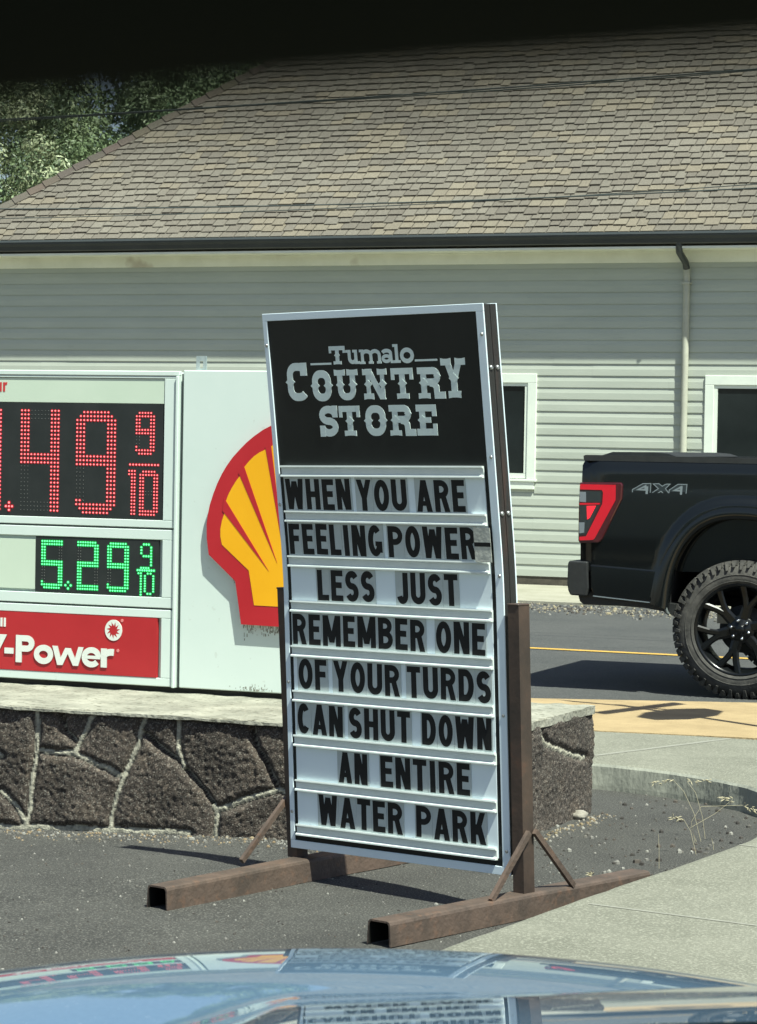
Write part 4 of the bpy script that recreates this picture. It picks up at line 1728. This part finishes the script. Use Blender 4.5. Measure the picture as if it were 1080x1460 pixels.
def skin_grid(m_, X0, X1, Z0_, Z1_, nx, nz, mir=False):
    rows = []
    for i in range(nx + 1):
        X = X0 + (X1 - X0) * i / nx
        row = []
        for j in range(nz + 1):
            z = Z0_ + (Z1_ - Z0_) * j / nz
            row.append((X, body_y(X, z) if not mir else WTR - body_y(X, z), z))
        rows.append(row)
    m_.grid(rows if mir else rows[::-1], 0, True)


side_skin(bd, True)
# corners of the rectangle that the ribs cut off, lower rear corner, top rail, bed interior, floor, tailgate
def corner(m_, sx, mir):
    # triangle fan between the last rib hitting the vertical edge and the first hitting the rail
    f = (lambda X, z: (X, body_y(X, z), z)) if not mir else (lambda X, z: (X, WTR - body_y(X, z), z))
    return


bd.box((-1.035, .05, RAIL - .012), (1.02, .17, RAIL + .0), bev=.006)
bd.box((-1.035, WTR - .17, RAIL - .012), (1.02, WTR - .05, RAIL), bev=.006)
bd.box((-1.02, .12, .78), (1.0, .125, RAIL - .013))
bd.box((-1.02, WTR - .125, .78), (1.0, WTR - .12, RAIL - .013))
bd.box((-1.0, .126, .78), (1.0, WTR - .126, .82))
bd.box((.96, .126, .83), (1.01, WTR - .126, RAIL - .02))
# lower rear quarter behind the wheel (tucked under the crease)
# cab and front, out of the picture
cabp = [(1.03, .56), (1.03, 1.46), (1.06, 1.55), (1.45, 1.98), (2.6, 2.0), (3.25, 1.50), (4.55, 1.38), (4.72, 1.15), (4.72, .62), (4.2, .58), (4.14, .95), (3.95, 1.10), (3.68, 1.14), (3.42, 1.10), (3.24, .95), (3.18, .56)]
bd.prism(cabp, .02, WTR - .02)
body = bd.build('body', M['truck_paint'], tr)
recalc(body)
mb = MB()
mb.prism([(1.25, 1.50), (1.55, 1.90), (2.25, 1.92), (2.25, 1.50)], .012, .019)
mb.prism([(2.32, 1.50), (2.32, 1.92), (2.58, 1.92), (3.08, 1.50)], .012, .019)
mb.build('side_window', M['glass'], tr)
# tailgate
mb = MB()
mb.box((-1.045, .13, .80), (-.985, WTR - .13, RAIL - .005), bev=.012)
mb.build('tailgate', M['truck_paint'], tr)
# rail cap: matte strip over the bed side, raised at the rear
mb = MB()
for y0, y1 in ((.028, .185), (WTR - .185, WTR - .028)):
    prof = [(-1.03, 1.470), (-1.034, 1.500), (-1.02, 1.506), (-.3, 1.506), (1.0, 1.503), (1.02, 1.498), (1.02, 1.470)]
    mb.prism(prof, y0, y1)
mb.prism([(-.93, 1.505), (-.86, 1.528), (-.60, 1.530), (-.50, 1.523), (-.44, 1.505)], .09, WTR - .09)
recalc(mb.build('rail_cap', M['truck_trim'], tr))
# wheel arch lip
mb = MB()
for hx, yy, sg in ((0, 0, 1), (0, WTR, -1)):
    mb = MB()
    rows = []
    for i in range(61):
        th = R(166) - R(152) * i / 60
        row = []
        for g, dy in ((-.012, .06), (-.014, .0), (-.004, -.034), (.030, -.037), (.062, -.030), (.085, -.020), (.11, .004)):
            r = arch_r(th, 0) + g
            row.append((hx + r * math.cos(th), yy + sg * dy, HUBZ + max(r * math.sin(th), -.03) + (.09 if abs(r * math.sin(th)) < .08 else 0) * 0))
        rows.append(row)
    mb.grid(rows if sg > 0 else rows[::-1], 0, True)
    mb.build('arch_flare', M['truck_paint'], tr)
# wheel wells
mb = MB()
for y0, y1 in ((.03, .62), (WTR - .62, WTR - .03)):
    rows = []
    for i in range(33):
        th = R(170) - R(160) * i / 32
        r = arch_r(th) - .002
        rows.append([(r * math.cos(th), y0, HUBZ + r * math.sin(th)), (r * math.cos(th), y1, HUBZ + r * math.sin(th))])
    mb.grid(rows)
# inner well wall only above the axle so that the wheel still shows daylight below
mb.prism([(-.47, .78), (-.40, 1.0), (-.2, 1.12), (.2, 1.12), (.40, 1.0), (.47, .78)], .62, .64)
mb.prism([(-.47, .78), (-.40, 1.0), (-.2, 1.12), (.2, 1.12), (.40, 1.0), (.47, .78)], WTR - .64, WTR - .62)
mb.build('wheel_well', M['wheel_well'], tr)
# chassis: frame rails, axle, exhaust
mb = MB()
mb.box((-1.0, .50, .62), (4.3, .58, .76))
mb.box((-1.0, WTR - .58, .62), (4.3, WTR - .50, .76))
mb.tube([(0, .1, HUBZ), (0, WTR - .1, HUBZ)], .05, 12)
mb.tube([(3.68, .1, HUBZ), (3.68, WTR - .1, HUBZ)], .05, 12)
mb.tube([(-.80, .55, .60), (.6, .62, .56)], .04, 10)
mb.tube([(-.83, .64, .57), (-.7, .64, .55), (-.55, .62, .56)], .05, 10)
mb.box((-.95, .3, .60), (-.55, WTR - .3, .70))
mb.build('chassis', M['wheel_well'], tr)
# rear bumper: corner cap and valance
mb = MB()
bp = [(-1.096, .612), (-1.110, .640), (-1.118, .68), (-1.116, .815), (-1.105, .832), (-.985, .828), (-.975, .66), (-.985, .608)]
mb.prism(bp, -.004, WTR + .004)
bump_ = mb.build('bumper', M['truck_trim'], tr)
recalc(bump_)
bmod = bump_.modifiers.new('round', 'BEVEL')
bmod.width = .016
bmod.segments = 3
mb = MB()
mb.prism([(-1.065, .636), (-1.045, .572), (-1.02, .552), (-.78, .552), (-.62, .545), (-.50, .528), (-.425, .50), (-.425, .575), (-.6, .60), (-.95, .636)], .05, .45)
mb.prism([(-1.065, .636), (-1.045, .572), (-1.02, .552), (-.78, .552), (-.78, .60), (-.95, .636)], .451, WTR - .05)
recalc(mb.build('lower_valance', M['truck_trim'], tr))
for y0, y1 in ((-.006, .10), (WTR - .10, WTR + .006)):
    mb = MB()
    mb.prism([(-.968, .812), (-.962, .66), (-.945, .618), (-.480, .582), (-.466, .63), (-.476, .786)], y0, y1)
    o = recalc(mb.build('bumper_side', M['truck_paint'], tr))
    bmod = o.modifiers.new('round', 'BEVEL')
    bmod.width, bmod.segments = .010, 3
    mb = MB()
    mb.prism([(-.945, .6175), (-.480, .5815), (-.478, .574), (-.945, .609)], y0 + .004, y1 - .004)
    recalc(mb.build('edge_highlight', M['decal'], tr))  # added strip: bright highlight along the lower edge, put into grey colour
# mud flap edge; the light it catches is put into its paler grey
mb = MB()
mb.tube([(-.478, -.008, .80), (-.485, -.010, .68), (-.478, -.010, .58), (-.462, -.006, .525), (-.45, .0, .515)], .012, 8, rs=[.004, .007, .009, .012, .009])
mb.build('splash_guard', mat('splash_guard_lit_edge', (.10, .115, .11), rough=.4), tr)

# tail lamp
lz = lambda x, y: tk(820 + x / 6, 640 + y / 6)
lamp = MB()
lamp.prism([lz(*p) for p in ((44, 286), (400, 288), (412, 310), (404, 432), (238, 772), (205, 804), (40, 806), (30, 780), (34, 480))], -.010, .10, 0)
lo_ = lamp.build('tail_lamp', M['lamp_dark'], tr)
recalc(lo_)
tm = lo_.modifiers.new('round', 'BEVEL')
tm.width, tm.segments = .008, 2
C_ = MB()
C_.prism([lz(*p) for p in ((50, 302), (354, 308), (352, 440), (176, 762), (160, 778), (44, 782), (44, 752), (100, 748), (240, 470), (246, 372), (236, 352), (50, 346))], -.0155, -.0102)
recalc(C_.build('lamp_band', M['lamp_red'], lo_))
s_ = MB()
s_.prism([lz(*p) for p in ((48, 360), (228, 362), (234, 374), (228, 458), (48, 452))], -.0125, -.0103)
s_.prism([lz(*p) for p in ((46, 484), (216, 482), (100, 730), (46, 738))], -.0125, -.0103)
recalc(s_.build('smoked_lens', M['lamp_smoke'], lo_))
s_ = MB()
s_.prism([lz(*p) for p in ((46, 366), (100, 368), (100, 456), (46, 452))], -.0140, -.0126)
recalc(s_.build('reversing_lens', M['lamp_clear'], lo_))
s_ = MB()
s_.prism([lz(*p) for p in ((40, 628), (88, 628), (84, 716), (44, 722))], -.0140, -.0126)
recalc(s_.build('reversing_lens', M['lamp_clear'], lo_))
s_ = MB()
s_.prism([lz(*p) for p in ((106, 488), (186, 486), (132, 590), (110, 604))], -.0142, -.0126)
recalc(s_.build('stop_lens', M['lamp_lit'], lo_))
s_ = MB()
s_.prism([lz(*p) for p in ((46, 462), (222, 462), (216, 476), (46, 478))], -.0140, -.0126)
recalc(s_.build('lens_divider', M['lamp_red'], lo_))

# off-road badge on the bed side
d4 = [(490, 382), (490, 348), (580, 297), (648, 297), (640, 405), (597, 405), (597, 384)]
d4i = [(538, 348), (602, 318), (598, 350)]
dx_ = [(650, 382), (712, 340), (668, 300), (716, 298), (745, 320), (776, 302), (812, 302), (772, 340), (802, 382), (756, 384), (735, 362), (702, 382)]
d5 = [(800, 390), (805, 352), (880, 303), (957, 305), (945, 412), (890, 412), (893, 390)]
d5i = [(848, 356), (908, 326), (905, 358)]
dc = MB()
for pl_, fill in ((d4, 1), (dx_, 1), (d5, 1)):
    P_ = [lz(*p) for p in pl_]
    yy = body_y(-.53, 1.30) - .0009
    dc.face([(x, yy, z) for x, z in P_], 1)
    for q in ribbon(P_, .0052, True):
        dc.face([(x, yy - .0006, z) for x, z in q], 0)
for pl_ in (d4i, d5i):
    P_ = [lz(*p) for p in pl_]
    for q in ribbon(P_, .011, True):
        dc.face([(x, yy - .0009, z) for x, z in q], 0)
for k, x0 in enumerate((604, 898)):
    P_ = [lz(x0, 320), lz(x0 + 22, 320), lz(x0 + 16, 392), lz(x0 - 2, 392)]
    dc.face([(x, yy - .0011, z) for x, z in P_], 0)
recalc(dc.build('badge', [M['decal'], M['decal_fill']], tr))


# wheels
def wheel(x, y, sg):
    """sg = +1: outer face looks towards -y"""
    Y = lambda d: y + sg * d
    RT = .434
    t_ = MB()
    prof = [(.286, .006), (.292, -.004), (.318, -.012), (.350, -.010), (.380, .000), (.402, .016), (.418, .036), (.424, .060), (.424, .220), (.402, .262), (.35, .285), (.286, .27)]
    t_.lathe([(r, Y(h) - y) for r, h in prof], 72, c=(x, y, HUBZ))
    nb = 54
    for k in range(nb):
        for row, (h0, h1, r0, r1, ph) in enumerate(((.012, .075, .404, RT, 0), (.085, .135, .420, RT, .5), (.145, .195, .420, RT, 0), (.205, .265, .404, RT, .5))):
            a0 = 2 * math.pi * (k + ph) / nb
            wa = 2 * math.pi / nb * (.70 if (k + row) % 2 else .78)
            pts = []
            lean = .25 * wa * (1 if row % 2 else -1)
            for a, h, r in ((a0, h0, r0), (a0 + wa, h0, r0), (a0 + wa + lean, h1, r0), (a0 + lean, h1, r0)):
                pts.append(Vector((x + r * math.cos(a), Y(h), HUBZ + r * math.sin(a))))
            ed = .012
            top = []
            for a, h, in ((a0, h0 + (.010 if row == 0 else 0)), (a0 + wa, h0 + (.010 if row == 0 else 0)), (a0 + wa + lean, h1), (a0 + lean, h1)):
                top.append(Vector((x + r1 * math.cos(a), Y(h), HUBZ + r1 * math.sin(a))))
            t_.face(top)
            for i in range(4):
                j = (i + 1) % 4
                t_.face([pts[i], pts[j], top[j], top[i]])
        # shoulder lugs down the sidewall, alternating long and short
        a0 = 2 * math.pi * (k + .1) / nb
        wa = 2 * math.pi / nb * .50
        rl0 = .378 if k % 2 else .394
        A_, B_ = [], []
        for a, r in ((a0 + .02, rl0), (a0 + wa, rl0), (a0 + wa, .420), (a0, .420)):
            hb = -.010 if r < .40 else .014
            A_.append(Vector((x + r * math.cos(a), Y(hb + .006), HUBZ + r * math.sin(a))))
            B_.append(Vector((x + r * math.cos(a), Y(hb - (.008 if r < .40 else .010)), HUBZ + r * math.sin(a))))
        t_.face(B_)
        for i in range(4):
            j = (i + 1) % 4
            t_.face([A_[i], A_[j], B_[j], B_[i]])
    for rr in (.306, .345):
        t_.lathe([(rr - .003, Y(-.0105) - y), (rr, Y(-.0145) - y), (rr + .003, Y(-.0105) - y)], 72, c=(x, y, HUBZ))
    wo_ = t_.build('wheel', M['tyre'], tr)
    recalc(wo_)
    r_ = MB()
    r_.lathe([(.250, Y(.055) - y), (.268, Y(.014) - y), (.282, Y(-.004) - y), (.289, Y(-.002) - y), (.289, Y(.012) - y), (.275, Y(.03) - y), (.262, Y(.06) - y), (.255, Y(.20) - y), (.275, Y(.25) - y)], 72, c=(x, y, HUBZ))
    # hub and six forked spokes
    r_.lathe([(.0, Y(.018) - y), (.030, Y(.018) - y), (.034, Y(.024) - y), (.084, Y(.026) - y), (.092, Y(.036) - y), (.092, Y(.08) - y)], 36, c=(x, y, HUBZ))
    r_.lathe([(.0, Y(.008) - y), (.026, Y(.008) - y), (.030, Y(.013) - y), (.030, Y(.025) - y)], 24, c=(x, y, HUBZ))

    def bar(p, q, w0, w1, d0, d1):
        p, q = Vector(p), Vector(q)
        d = (q - p).normalized()
        n_ = Vector((-d.y, d.x))
        f = lambda v, dep: Vector((x + v.x, Y(dep), HUBZ + v.y))
        A_ = [f(p + n_ * w0, d0 + .008), f(p + n_ * w0 * .55, d0), f(p - n_ * w0 * .55, d0), f(p - n_ * w0, d0 + .008), f(p - n_ * w0 * .8, d0 + .045), f(p + n_ * w0 * .8, d0 + .045)]
        B_ = [f(q + n_ * w1, d1 + .008), f(q + n_ * w1 * .55, d1), f(q - n_ * w1 * .55, d1), f(q - n_ * w1, d1 + .008), f(q - n_ * w1 * .8, d1 + .045), f(q + n_ * w1 * .8, d1 + .045)]
        r_.grid([A_, B_], 0, False, close=True)
        r_.face(A_)
        r_.face(B_[::-1])
    for k in range(6):
        a = R(14 + 60 * k)
        e = lambda r, da: (r * math.cos(a + da), r * math.sin(a + da))
        bar(e(.07, 0), e(.150, 0), .036, .034, .024, .020)
        bar(e(.140, .05), e(.200, .15), .021, .019, .0195, .016)
        bar(e(.196, .145), e(.272, .24), .019, .022, .0165, .008)
        bar(e(.140, -.05), e(.200, -.15), .021, .019, .0196, .016)
        bar(e(.196, -.145), e(.272, -.24), .019, .022, .0166, .008)
    ri = r_.build('rim', M['rim'], wo_)
    recalc(ri)
    n_ = MB()
    for k in range(6):
        a = R(44 + 60 * k)
        c = (x + .058 * math.cos(a), y, HUBZ + .058 * math.sin(a))
        n_.lathe([(.0, Y(.0) - y), (.006, Y(.0) - y), (.0105, Y(.006) - y), (.0115, Y(.026) - y)], 10, c=c)
    recalc(n_.build('lug_nuts', M['chrome'], wo_))
    b_ = MB()
    b_.lathe([(.06, Y(.085) - y), (.06, Y(.100) - y), (.150, Y(.102) - y), (.150, Y(.122) - y), (.06, Y(.122) - y)], 40, c=(x, y, HUBZ))
    b_.box((x - .165, min(Y(.09), Y(.15)), HUBZ + .03), (x - .10, max(Y(.09), Y(.15)), HUBZ + .13))
    b_.build('brake_disc', M['brake'], wo_)


wheel(0, .012, 1)
wheel(0, WTR - .012, -1)
wheel(3.68, .012, 1)
wheel(3.68, WTR - .012, -1)

# ================================================================ STOP SIGN (stands beyond the right edge; its shadow falls on the pavement)
shp = on_ground(970, 1018, .1245)
hz = 2.36
sc_ = Vector((shp.x, shp.y, .1245)) + Vector((sd.x, sd.y, 0)) * ((hz - .1245) / sd.z)
st_ = thing('stop_sign', 'eight sided stop sign with two street name blades on one pole beside the curb ramp', 'stop sign', (sc_.x, sc_.y, .1245), R(52))
mb = MB()
mb.box((-.022, -.0, 0), (.022, .044, 3.2), bev=.004)
mb.build('pole', M['zinc'], st_)
mb = MB()
mb.prism([(.38 * math.cos(R(22.5 + 45 * k)), hz - .1245 + .38 * math.sin(R(22.5 + 45 * k))) for k in range(8)], -.006, -.001)
mb.build('octagon', M['stop_red'], st_)
mb = MB()
mb.box((-.42, .018, 2.72), (.42, .024, 2.93))
mb.build('name_blade', M['green_blade'], st_)
mb = MB()
mb.box((-.003, -.40, 2.95), (.003, .44, 3.16))
mb.build('name_blade', M['green_blade'], st_)

# ================================================================ OVERHEAD WIRES
def wire(pts, r, label, twist=False):
    """pts: (s, z) at t = 20; sagging line through them"""
    (sa, za_), (sb, zb2), (sc2, zc2) = pts
    m_ = MB()
    P_ = []
    for i in range(70):
        s = -34 + 62 * i / 69
        z = za_ * (s - sb) * (s - sc2) / ((sa - sb) * (sa - sc2)) + zb2 * (s - sa) * (s - sc2) / ((sb - sa) * (sb - sc2)) + zc2 * (s - sa) * (s - sb) / ((sc2 - sa) * (sc2 - sb))
        P_.append((s, 20, z))
    m_.tube(P_, r, 6)
    if twist:
        m_.tube([(p[0], 20.0, p[2] - .011 + .006 * math.sin(p[0] * 1.1)) for p in P_], r * .8, 6)
    o_ = m_.build('overhead_wire', M['wire'])
    o_.rotation_euler = (0, 0, -YAW)
    tag(o_, label, 'wire', 'wires strung across the front of the roof')


wire([(-12.015, 4.225), (-9.849, 4.272), (-5.474, 4.413)], .0062, 'upper overhead wire running under the dark visor across tree and roof', True)
wire([(-12.003, 3.475), (-8.536, 3.462), (-5.455, 3.523)], .0058, 'lower overhead wire just above the gutter, thicker of the lower pair')
wire([(-12.003, 3.395), (-8.80, 3.432), (-5.455, 3.552)], .0040, 'lower overhead wire just above the gutter, thinner of the lower pair')

# ================================================================ TREES behind the left end of the building
def tree(loc, h, rad, seed, label, base_cols, nclump=90, leaves=150, leaf=.10):
    rt = random.Random(seed)
    root = thing('tree', label, 'tree', loc, 0, 'trees behind the store')
    tk_ = MB()
    tips = []

    def limb(p, d, L, r, dep):
        n = 5
        P_ = [Vector(p)]
        rs_ = [r]
        dd = Vector(d)
        for i in range(n):
            dd = (dd + Vector((rt.uniform(-.25, .25), rt.uniform(-.25, .25), rt.uniform(-.05, .18)))).normalized()
            P_.append(P_[-1] + dd * L / n)
            rs_.append(r * (1 - .55 * (i + 1) / n))
        tk_.tube(P_, r, 7, rs=rs_)
        tips.append(P_[-1])
        tips.append(P_[3])
        if dep > 0:
            for k in range(4 if dep > 1 else 3):
                a = rt.uniform(0, 6.28)
                q = P_[rt.choice((2, 3, 4, 5))]
                limb(q, (math.cos(a), math.sin(a), rt.uniform(.1, .8)), L * .62, r * .42, dep - 1)
    limb((0, 0, -.3), (0, 0, 1), h * .55, h * .032, 3)
    tk_.build('trunk', M['bark'], root)
    cr = MB()
    for k in range(nclump):
        if k < len(tips) and rt.random() < .75:
            c = Vector(tips[k]) + Vector((rt.gauss(0, .3), rt.gauss(0, .3), rt.gauss(0, .3)))
        else:
            a, b = rt.uniform(0, 6.28), rt.uniform(-.55, 1)
            rr = rad * (.55 + .45 * rt.random())
            c = Vector((rr * math.cos(a) * math.sqrt(max(0, 1 - b * b)), rr * math.sin(a) * math.sqrt(max(0, 1 - b * b)), h * .60 + b * h * .40))
        cs = rt.uniform(.25, .62)
        bc = rt.choice(base_cols)
        jc = rt.uniform(.7, 1.35)
        for _ in range(leaves):
            v = Vector((rt.gauss(0, 1), rt.gauss(0, 1), rt.gauss(0, .75)))
            v = v.normalized() * (rt.random() ** .30) * cs * (1 + .3 * noise.noise(v.normalized() * 2.5 + c))
            p = c + v
            j = rt.uniform(.8, 1.2) * jc
            nn_ = (v.normalized() + Vector((rt.gauss(0, .38), rt.gauss(0, .38), rt.gauss(0, .38) + .25))).normalized()
            u_ = nn_.cross(Vector((rt.gauss(0, 1), rt.gauss(0, 1), rt.gauss(0, 1)))).normalized()
            w_ = nn_.cross(u_)
            L_, W_ = leaf * rt.uniform(.6, 1.3), leaf * rt.uniform(.28, .5)
            cr.face([p - u_ * L_ * .5, p + w_ * W_ * .5, p + u_ * L_ * .5, p - w_ * W_ * .5], 0, col=tuple(x * j for x in bc))
    cr.build('crown', M['leaf'], root, colattr=True)
    return root


g1 = [(.19, .245, .12), (.13, .185, .085), (.27, .31, .18), (.08, .12, .06)]
g2 = [(.085, .135, .065), (.06, .10, .045), (.13, .18, .09)]
tree((-6.6, 45, -.3), 7.6, 3.0, 4, 'pale green bushy tree nearest the left edge behind the roof hip', g1, 330, 420, .085)
tree((-3.2, 50, -.3), 8.6, 3.2, 9, 'dark green tree rising behind the roof hip right of the pale tree', g2, 330, 360, .095)
tree((-4.2, 54, -.3), 11.5, 3.8, 15, 'tall dark tree at the back of the group behind the pale tree', g2, 420, 260, .13)

# ================================================================ SMALL THINGS ON THE GROUND
rk = MB()
rc = on_ground(826, 1168)


def pebble(m_, c, r, rt, col=None, flat=.6):
    a = rt.uniform(0, 6.28)
    ph = [rt.uniform(.75, 1.2) for _ in range(6)]
    V = []
    for k in range(5):
        q = a + k * 1.2566
        V.append(Vector((c[0] + r * ph[k] * math.cos(q), c[1] + r * ph[k] * math.sin(q), c[2])))
    top = Vector((c[0] + rt.uniform(-.2, .2) * r, c[1] + rt.uniform(-.2, .2) * r, c[2] + r * flat * 2 * ph[5]))
    mid = [Vector((c[0] + (v.x - c[0]) * .85, c[1] + (v.y - c[1]) * .85, c[2] + r * flat * 1.2)) for v in V]
    for i in range(5):
        j = (i + 1) % 5
        m_.face([V[i], V[j], mid[j], mid[i]], col=col)
        m_.face([mid[i], mid[j], top], col=col)


rt = random.Random(2)
rows = []
for i in range(9):
    th = math.pi * i / 8
    row = []
    for k in range(12):
        ph = 2 * math.pi * k / 12
        d = Vector((math.sin(th) * math.cos(ph), math.sin(th) * math.sin(ph), math.cos(th)))
        r = 1 + .45 * noise.noise(d * 1.9) + .15 * noise.noise(d * 5)
        row.append((d.x * r * .040, d.y * r * .030, .016 + d.z * r * .024))
    rows.append(row)
rk.grid(rows, close=True)
o = rk.build('rock', M['rock'])
o.location = rc
o.rotation_euler = (0, 0, -.4)
tag(o, 'pale fist sized rock lying at the foot of the stone wall end', 'rock')

pb = MB()
rt = random.Random(8)
lights = [(.16, .155, .14), (.12, .115, .10), (.24, .235, .21), (.08, .077, .068)]
darks = [(.035, .032, .028), (.05, .045, .04), (.07, .06, .05)]
for k in range(4200):
    s, t = rt.uniform(-7.0, -2.9), rt.uniform(6.0, 9.75)
    if s > -3.0:
        continue
    c = rt.choice(lights if rt.random() < .62 else darks)
    r = abs(rt.gauss(0, .0018)) + .0010
    pebble(pb, (s, t, lot_z(s, t)), r, rt, c)
for k in range(1500):      # litter gathered along the foot of the wall
    s = rt.uniform(-6.6, -3.6)
    t = WT - .01 - abs(rt.gauss(0, .13))
    pebble(pb, (s, t, lot_z(s, t)), abs(rt.gauss(0, .003)) + .0015, rt, rt.choice(lights + [(.20, .15, .09), (.24, .19, .12)]))
for k in range(300):      # corner between the wall end and the kerb
    s, t = rt.uniform(-3.72, -2.8), rt.uniform(9.6, 11.9)
    pebble(pb, (s, t, lot_z(s, t)), abs(rt.gauss(0, .0055)) + .002, rt, rt.choice(darks + darks + lights))
for k in range(150):
    t = rt.uniform(10.3, 11.2)
    s = WE + .02 + abs(rt.gauss(0, .05))
    pebble(pb, (s, t, lot_z(s, t)), abs(rt.gauss(0, .003)) + .0015, rt, rt.choice([(.22, .18, .11), (.18, .14, .085), (.26, .24, .20)]))
o = pb.build('lot_gravel', M['pebble'], colattr=True)
o.rotation_euler = (0, 0, -YAW)
tag(o, 'loose gravel scattered over the dark parking lot', 'gravel', kind='stuff')

pb = MB()
for k in range(2400):
    s = rt.uniform(-10.5, -5.0)
    t = 24.55 + abs(rt.gauss(0, .38)) * (1 if rt.random() < .5 else -1)
    if t > 25.28:
        continue
    pebble(pb, (s, t, .012), abs(rt.gauss(0, .006)) + .004, rt, rt.choice(lights + darks + [(.26, .23, .16), (.28, .24, .15), (.20, .18, .13)]))
o = pb.build('verge_gravel', M['pebble'], colattr=True)
o.rotation_euler = (0, 0, -YAW)
tag(o, 'pale gravel strip along the far edge of the road', 'gravel', kind='stuff')


def stalk(base_px, pts, head, label, r=.0011, nseed=12):
    """dry grass stalk: base on the lot, further points in the upright plane through it facing the viewer"""
    b = on_ground(*base_px)
    n_ = (EYE - b)
    n_.z = 0
    n_.normalize()
    P_ = [Vector((0, 0, -.004))] + [hit(x, y, b, n_) - b for x, y in pts]
    root = thing('dry_grass', label, 'dry grass', b, 0, 'dry grass stalks at the sidewalk edge')
    m_ = MB()
    m_.tube(P_, r, 6, rs=[r * (1 - .5 * i / len(P_)) for i in range(len(P_) + 1 - 1)])
    m_.build('stem', M['straw'], root)
    if head:
        h_ = MB()
        ra = random.Random(base_px[0])
        a, c = P_[-1], hit(*head, b, n_) - b
        for k in range(nseed):
            q = a.lerp(c, k / nseed) + Vector((ra.gauss(0, .004), ra.gauss(0, .006), ra.gauss(0, .004)))
            d = ((c - a).normalized() + Vector((ra.gauss(0, .5), ra.gauss(0, .5), ra.gauss(-.3, .4)))).normalized()
            L_ = ra.uniform(.012, .024)
            h_.tube([q, q + d * L_ * .5, q + d * L_], .002, 5, rs=[.0007, .0024, .0004])
        h_.build('seed_head', M['straw'], root)


stalk((1006, 1196), [(1002, 1165), (992, 1130), (980, 1114)], (1016 - 0, 1112), 'tall dry grass stalk with a drooping head by the curb, rightmost in the clump')
stalk((1000, 1200), [(990, 1160), (975, 1128), (960, 1112)], (930, 1116), 'tall dry grass stalk with its head arched to the left by the curb')
stalk((992, 1204), [(986, 1172), (1000, 1150), (1060, 1148)], (1078, 1156), 'dry grass stalk bent over to the right along the curb')
stalk((994, 1200), [(985, 1180), (1020, 1160), (1045, 1140)], (1030, 1137), 'short dry grass stalk with a pale head below the arched one')
stalk((993, 1218), [(985, 1185), (975, 1168)], (958, 1164), 'dry grass stalk with a fluffy pale head nodding to the left')
stalk((940, 1238), [(940, 1210), (939, 1190)], None, 'short upright dry grass stalk with no head')
stalk((1018, 1212), [(1017, 1204), (1015, 1195)], None, 'tiny bare dry stalk at the sidewalk edge')
stalk((847, 1273), [(845, 1262), (843, 1250)], (842, 1246), 'small yellow dry blade beside the rusty right beam', .0022, 6)

# ================================================================ THE CAR THE VIEW IS TAKEN FROM
car = thing('car', 'blue grey car nearest the viewer, its glossy hood below and its dark visor above', 'car', (0, .9, 0))
CO = Vector((0, .9, 0))
ysil, dsil = 2.19, .186


def hood_z(x, y):
    ya, Rr_, za_ = 1.862, 1.78, 1.2205
    xo = x - .005
    zx = -(xo * xo) / (2 * 2.0)
    if y > ya:
        dy = min(y - ya, 1.1)
        a = za_ - (Rr_ - math.sqrt(Rr_ * Rr_ - dy * dy))
        a -= max(0, y - ya - 1.1) * .8
    else:
        a = za_ - (y - ya) ** 2 / (2 * 5.0)
    a += zx
    lx = .045 * (x + .05) if x > -.05 else .32 * (x + .05)
    dy = y - 1.742
    b = 1.2405 + lx * 1.0 - .202 * dy - dy * dy / (2 * 7.0) - max(0, y - 1.80) ** 2 * 1.2
    k = .0035
    m_ = max(a, b)
    return m_ + k * math.log(math.exp((a - m_) / k) + math.exp((b - m_) / k))


mb = MB()
ys = [1.28 + i * .02 for i in range(20)] + [1.68 + i * .006 for i in range(100)] + [2.28 + i * .04 for i in range(18)]
xs = [-.86 + i * .0172 for i in range(101)]
rows = [[(x, y, hood_z(x, y)) for x in xs] for y in ys]
rows.append([(x, ys[-1] + .03, .42) for x in xs])
mb.grid(rows, 0, True)
# fender sides and nose hang down from the sheet
mb.grid([[r[0] for r in rows], [(r[0][0] - .03, r[0][1], .42) for r in rows]], 0, False)
mb.grid([[(r[-1][0] + .03, r[-1][1], .42) for r in rows], [r[-1] for r in rows]], 0, False)
hd = mb.build('hood', M['hood'], car, CO)
recalc(hd)
# roof panel and sun visor
mb = MB()
mb.box((-.72, -1.5, 1.93), (.72, .22, 1.96), bev=.01)
mb.build('roof_panel', M['cabin'], car, CO)
mb = MB()
pl0, pl1 = EYE + ray(0, 206) * .045, EYE + ray(1080, 118) * .045
sl_ = (pl1.z - pl0.z) / (pl1.x - pl0.x)
zc0 = pl0.z - sl_ * pl0.x
rows = []
for x in (-.22, -.12, -.06, 0, .06, .12, .18):
    zb = zc0 + sl_ * x
    row = []
    for dy, dz in ((.012, .30), (.012, .012), (.008, .003), (.0, .0), (-.008, .003), (-.012, .012), (-.012, .30)):
        row.append((x, .045 + dy * .5, min(zb + dz * (.5 if dz < .1 else 1), 1.925)))
    rows.append(row)
mb.grid(rows, 0, True)
mb.face(rows[0])
mb.face(rows[-1][::-1])
recalc(mb.build('sun_visor', M['cabin'], car, CO))
